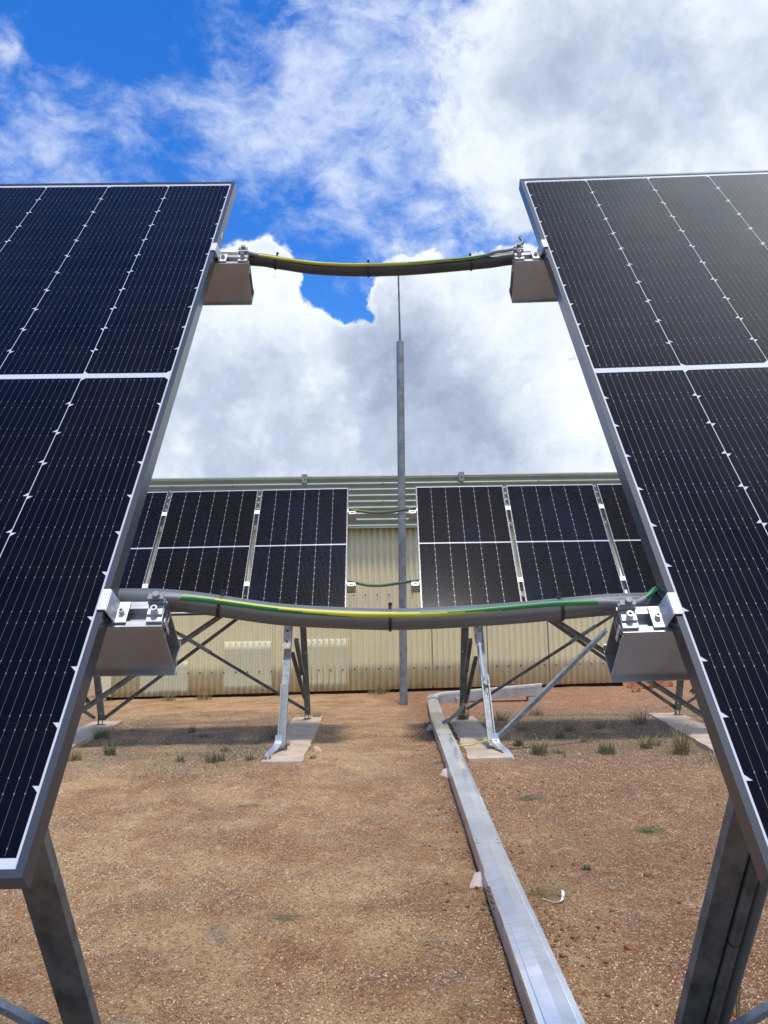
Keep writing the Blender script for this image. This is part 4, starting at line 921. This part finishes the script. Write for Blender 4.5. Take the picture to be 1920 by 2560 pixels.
# upper band: horizontally corrugated cladding, standing proud of the wall
FZ0, FZ1 = 3.63, 4.60; fx0, fx1 = -5.75, 5.35; nco = 8; vs = []; fs = []; K = nco*10
xsf = np.linspace(fx0, fx1, 40)
for k in range(K+1):
    z = FZ0+(FZ1-FZ0)*k/K; y = SY-.20-.029*math.cos(2*math.pi*k/10)
    for x in xsf: vs.append((x-o.x, y-o.y, z-o.z-.0015*x))
for k in range(K):
    for i in range(39): a = k*40+i; fs.append((a, a+1, a+41, a+40))
me = bpy.data.meshes.new('upper_cladding'); me.from_pydata(vs, [], fs); me.polygons.foreach_set('use_smooth', [True]*len(fs)); me.materials.append(M_fascia); me.update()
fo = bpy.data.objects.new('upper_cladding', me); COL.objects.link(fo); fo.parent = shed
sm = fo.modifiers.new('thick', 'SOLIDIFY'); sm.thickness = .004; sm.offset = -1
m = MB(o); m.box((fx0, SY-.222, 3.590), (fx1, SY-.165, 3.628)); m.box((fx0, SY-.165, 3.60), (fx1, SY+.02, 3.61)); m.build('drip_flashing', mat('flashing', (.34, .36, .28), .45, noise=(6, (.28, .30, .23), .4, .65)), shed)
m = MB(o); m.tube([(fx0, SY-.19, 4.630), (fx1, SY-.19, 4.613)], .034, 12); m.box((fx0, SY-.19, 4.56), (fx1, SY-.12, 4.615)); m.build('ridge_capping', mat('capping', (.27, .315, .245), .4, noise=(6, (.22, .25, .19), .4, .65)), shed, smooth=True)
m = MB(o)
m.add([(fx0, SY-.12, 4.60), (fx1, SY-.12, 4.60), (fx1, SY+7.1, 4.40), (fx0, SY+7.1, 4.40), (fx0, SY-.12, 4.56), (fx1, SY-.12, 4.56), (fx1, SY+7.1, 4.36), (fx0, SY+7.1, 4.36)],
      [(0, 1, 2, 3), (7, 6, 5, 4), (0, 4, 5, 1), (1, 5, 6, 2), (2, 6, 7, 3), (3, 7, 4, 0)]); m.build('roof', M_fascia, shed)
for xx in (-1.465, 1.66):
    m = MB(o); m.box((xx-.055, SY-.272, 4.50), (xx+.055, SY-.262, 4.68)); m.box((xx-.055, SY-.262, 4.67), (xx+.055, SY-.15, 4.68)); b_ = m.build('roof_bracket', M_galv_l, shed)
    m = MB(o); m.cyl((xx+.005, SY-.272, 4.575), (0, -1, 0), .014, .006, 8); m.build('bolt', M_hole, b_)
m = MB(o)
for xx in (-4.1, -2.9, .09, 3.2):
    for j in (2, 4, 7): m.cyl((xx, SY-.231, FZ0+(FZ1-FZ0)*(j)/nco-.002), (0, -1, 0), .013, .012, 8)
m.build('cladding_screws', M_scr, shed)

# ------------------------------------------------------------------ rocks
def rock(loc, r, mt, label, cat='rock', group=None, name='rock', flat=.6, seed=0):
    bm = bmesh.new(); bmesh.ops.create_icosphere(bm, subdivisions=3, radius=1); rr = random.Random(seed)
    planes = [(Vector((rr.uniform(-1, 1), rr.uniform(-1, 1), rr.uniform(-.4, 1))).normalized(), rr.uniform(.55, .85)) for _ in range(9)]
    sx = (rr.uniform(.8, 1.3), rr.uniform(.7, 1.1), flat*rr.uniform(.85, 1.2))
    for v in bm.verts:
        p = v.co.normalized()
        for nn, dd in planes:
            h = p.dot(nn)
            if h > dd: p = p-nn*(h-dd)*.9
        p *= 1+rr.uniform(-.03, .03)
        v.co = Vector((p.x*sx[0]*r, p.y*sx[1]*r, p.z*sx[2]*r))
    me = bpy.data.meshes.new(name); bm.to_mesh(me); bm.free(); me.materials.append(mt)
    ob = bpy.data.objects.new(name, me); COL.objects.link(ob); ob.location = (loc[0], loc[1], loc[2]+r*flat*.25); ob.rotation_euler = (0, 0, rr.uniform(0, 6))
    return tag(ob, label, cat, group)
rock((-.694, 8.86, .29), .092, M_rock_p, 'pinkish white rock beside the left concrete footing', seed=3, flat=.8)
rock((4.92, 15.5, .41), .30, M_rock, 'large red rock against the right end of the shed', group='red rocks by the shed corner', seed=5, flat=.75)
rock((5.35, 15.75, .41), .24, M_rock, 'red rock second from the shed corner', group='red rocks by the shed corner', seed=6, flat=.8)
rock((6.25, 17.2, .44), .30, M_rock, 'red rock behind the far right support frame', group='red rocks by the shed corner', seed=8, flat=.7)
rock((4.62, 14.9, .41), .12, M_clod, 'dark red lump in front of the large red rock', group='red rocks by the shed corner', seed=9)
rock((1.984, 8.40, .295), .035, M_rock_p, 'small pale stone among the grass tufts right of the frame', seed=10)
clods = [(-1.542, 4.591, .022, 'dark clod left of the foreground, alone on pale soil'), (.357, 4.933, .016, 'reddish clod by the duct, near its middle joint'), (1.19, 5.256, .028, 'red clod right of the duct joint'), (1.143, 4.239, .020, 'round red clod below the straw heap'),
         (1.56, 5.006, .030, 'red clod with a crumbly face in front of the green clippings'), (.517, 3.374, .016, 'small clod at the foot of the duct, bottom'), (1.132, 3.979, .024, 'brown round clod midway to the right leg'), (1.261, 3.95, .022, 'reddish round clod next to the brown one'), (2.109, 5.281, .024, 'dark clod beside the right leg, high up'), (1.02, 3.10, .03, 'red clod at the bottom edge right of the duct')]
for k, (x, y, r, lb) in enumerate(clods): rock((x, y, float(gsurf(x, y))), r, M_clod, lb, 'soil clod', 'soil clods', 'soil_clod', .75, 20+k)
m_cl = []
# lump of soil on the duct lid
rock((.612, 3.55, dz_(.56, 3.55)+.008), .012, M_clod, 'small lump of red soil on the duct lid', 'soil clod', 'soil clods', 'soil_clod', .6, 41)
# white scrap
m = MB((.945, 4.62, .10)); q = smooth_path([(.86, 4.63, .112), (.90, 4.60, .104), (.95, 4.60, .106), (.972, 4.64, .125), (.975, 4.68, .138), (.955, 4.70, .118)], 4)
for i in range(len(q)-1): m.bar(q[i], q[i+1], .016*(1-.4*abs(i/len(q)-.5)), .002, (0, .3, 1))
ob = m.build('paper_scrap', M_white); ob.location = (.945, 4.62, .10); tag(ob, 'curled white scrap lying in the dry twigs right of the duct', 'scrap')

# ------------------------------------------------------------------ grass tufts
def tuft(x, y, h, rad, nb, mats_, label, lean=.45, cat='grass tuft', seed=0, name='grass_tuft', w=.0035, group=None):
    rr = np.random.default_rng(seed+100); V_ = []; Lp = []; mi = []; z0 = float(gsurf(x, y))
    for b in range(nb):
        a = rr.random()*6.283; d = rad*math.sqrt(rr.random())*.45; bx, by = math.cos(a)*d, math.sin(a)*d
        hh = h*.9*(.35+.65*rr.random()**1.3); ln = lean*(.25+rr.random()); da = a+rr.normal()*.5; K = 4
        sx, sy = -math.sin(da), math.cos(da); base = len(V_)
        for k in range(K+1):
            t = k/K; ww = w*(1-t*.9)*(.7+.5*rr.random() if k == 0 else 1)
            px = bx+math.cos(da)*ln*hh*t*t*1.2; py = by+math.sin(da)*ln*hh*t*t*1.2; pz = hh*(t-.28*ln*t*t)-.01
            V_ += [(px-sx*ww, py-sy*ww, pz), (px+sx*ww, py+sy*ww, pz)]
        for k in range(K): Lp += [base+2*k, base+2*k+1, base+2*k+3, base+2*k+2]; mi.append(b % len(mats_))
    ob = fast_mesh(name, V_, Lp, np.full(len(mi), 4), None, mi, mats_); ob.location = (x, y, z0)
    return tag(ob, label, cat, group)
G3 = [M_green_g, M_green_g, M_dry_g]; GG = [M_green_g, M_grey_g, M_dry_g]; DD = [M_dry_g, M_grey_g]; YG = [M_dry_g, M_green_g, M_dry_g]
T = [(-2.889, 8.836, .24, .12, 130, G3, 'green tuft with tall straw stalks at far left'), (-2.049, 8.437, .17, .10, 70, YG, 'small yellowish tuft between the two left green tufts'),
 (-1.688, 8.408, .15, .22, 190, GG, 'wide low green tuft left of the left front leg'), (-1.327, 8.344, .13, .12, 90, GG, 'narrow green tuft just left of the concrete footing'),
 (-1.13, 8.12, .13, .10, 90, G3, 'grass at the foot of the left front leg by the footing corner'), (-3.50, 10.35, .26, .2, 170, G3, 'dark green tuft against the far left footing'),
 (-3.156, 8.534, .20, .16, 120, GG, 'green tuft half hidden by the left panel edge'), (-2.446, 10.676, .16, .10, 60, GG, 'thin grey-green tuft under the crossing braces'), (-2.2, 10.2, .12, .18, 90, DD, 'low dry tuft under the crossing braces'),
 (-.694, 8.30, .10, .08, 50, GG, 'little tuft below the pink rock'), (1.10, 11.35, .26, .2, 180, [M_grey_g, M_green_g], 'grey bush at the rear foot of the right frame'), (1.62, 11.3, .24, .26, 150, DD, 'dry tuft behind the right frame'),
 (1.47, 8.95, .20, .13, 120, GG, 'upright green tuft right of the right front leg'), (1.60, 8.45, .26, .20, 170, [M_green_g, M_green_g, M_dry_g], 'leaning green tuft nearest the right front leg'), (2.057, 9.588, .14, .10, 70, GG, 'small green tuft right of centre under the right row'),
 (2.266, 8.422, .19, .20, 190, GG, 'broad green tuft right of the right frame'), (2.75, 8.65, .20, .13, 120, G3, 'olive tuft left of the tall yellow grass'), (3.02, 8.38, .42, .17, 170, YG, 'tall yellow grass clump by the right panel edge'),
 (2.718, 10.318, .16, .16, 90, DD, 'dry tuft behind the olive tuft'), (2.30, 10.2, .15, .12, 80, GG, 'green tuft back under the right row'), (2.25, 9.25, .11, .09, 60, YG, 'tiny pale tuft between the right tufts'), (1.75, 10.3, .12, .2, 90, DD, 'low dead tuft under the right row'),
 (-4.033, 15.6, .30, .3, 90, DD, 'dry weeds at the left part of the shed wall'), (-3.35, 15.6, .36, .35, 120, DD, 'taller dry weeds against the shed wall'), (-.05, 15.7, .30, .45, 150, DD, 'dead weeds heaped at the shed wall left of the mast'),
 (-2.496, 9.509, .10, .12, 60, DD, 'flat dry tuft among the left ground cover'), (1.80, 8.50, .10, .16, 80, DD, 'flat grey tuft in front of the right tufts'), (1.228, 5.16, .06, .055, 70, [M_grey_g, M_green_g], 'small grey-green tuft in the right foreground'),
 (-1.708, 8.98, .12, .12, 60, DD, 'grey dead tuft behind the wide green tuft'), (-3.1, 9.6, .12, .2, 80, DD, 'matted dry tuft at far left'), (2.2, 11.784, .18, .25, 100, DD, 'dry tuft far back under the right row'), (3.3, 10.6, .28, .25, 120, YG, 'yellow grass beside the far right footing'),
 (1.35, 3.35, .24, .07, 16, [M_dry_g], 'few tall straw stalks beside the bottom right leg'), (2.9, 8.9, .2, .2, 80, DD, 'dry grass behind the tall yellow clump'), (3.3, 8.0, .12, .3, 110, DD, 'dry matted grass at the near end of the right footing'), (-.95, 12.0, .2, .12, 60, GG, 'tuft behind the rear foot of the left frame'),
 (-1.30, 9.9, .26, .10, 60, GG, 'green stalks standing along the left footing edge')]
for k, t in enumerate(T): tuft(*t[:7], seed=k, group='grass tufts')
# torn-out grass lying on the soil
def lying(x, y, ln, n_, mt, label, seed, spread=.5, a0=0.0, h=.02):
    rr = np.random.default_rng(seed); m = MB((x, y, float(gsurf(x, y)))); V0 = Vector((x, y, float(gsurf(x, y))))
    for b in range(n_):
        a = a0+rr.normal()*spread; L_ = ln*(.5+.7*rr.random()); p = V0+Vector((rr.normal()*.02, rr.normal()*.02, .004)); pts_ = [p]; 
        for k in range(4): a += rr.normal()*.22; p = p+Vector((math.cos(a), math.sin(a)*.8, 0))*L_/4; p.z = float(gsurf(p.x, p.y))+.004+h*math.sin((k+1)/4*3.1)*rr.random(); pts_.append(p.copy())
        m.tube(pts_, .0011, 4, caps=False)
    ob = m.build('torn_grass', mt, None, fix=False); ob.location = V0
    return tag(ob, label, 'torn grass', 'torn grass lying on the soil')
lying(1.79, 5.89, .16, 55, M_green_g, 'greenish torn clump lying in the right foreground', 1, .35, .1, .03)
lying(.82, 4.72, .26, 45, M_dry_g, 'tangle of dry twigs right of the duct', 2, 1.0, .3, .09)
lying(-1.15, 6.7, .20, 26, M_dry_g, 'thin spread of dry stalks in the middle left', 3, .6, .2)
lying(.16, 4.1, .22, 16, M_dry_g, 'dry stalks left of the duct in the foreground', 4, .9, .8)
lying(.30, 3.5, .2, 10, M_dry_g, 'dry stalks near the bottom edge left of the duct', 5, .5, -.6)
lying(1.1, 6.75, .22, 26, M_grey_g, 'grey stalks right of the duct, further back', 6, .5, .3)
lying(-.55, 4.4, .14, 14, M_grey_g, 'small grey wisp in the left foreground', 7, .8, .3)
lying(-1.35, 3.3, .2, 12, M_dry_g, 'straw wisps at the bottom left', 8, .5, 1.2, .06)

S.cycles.max_bounces = 6
S.cycles.use_denoising = True
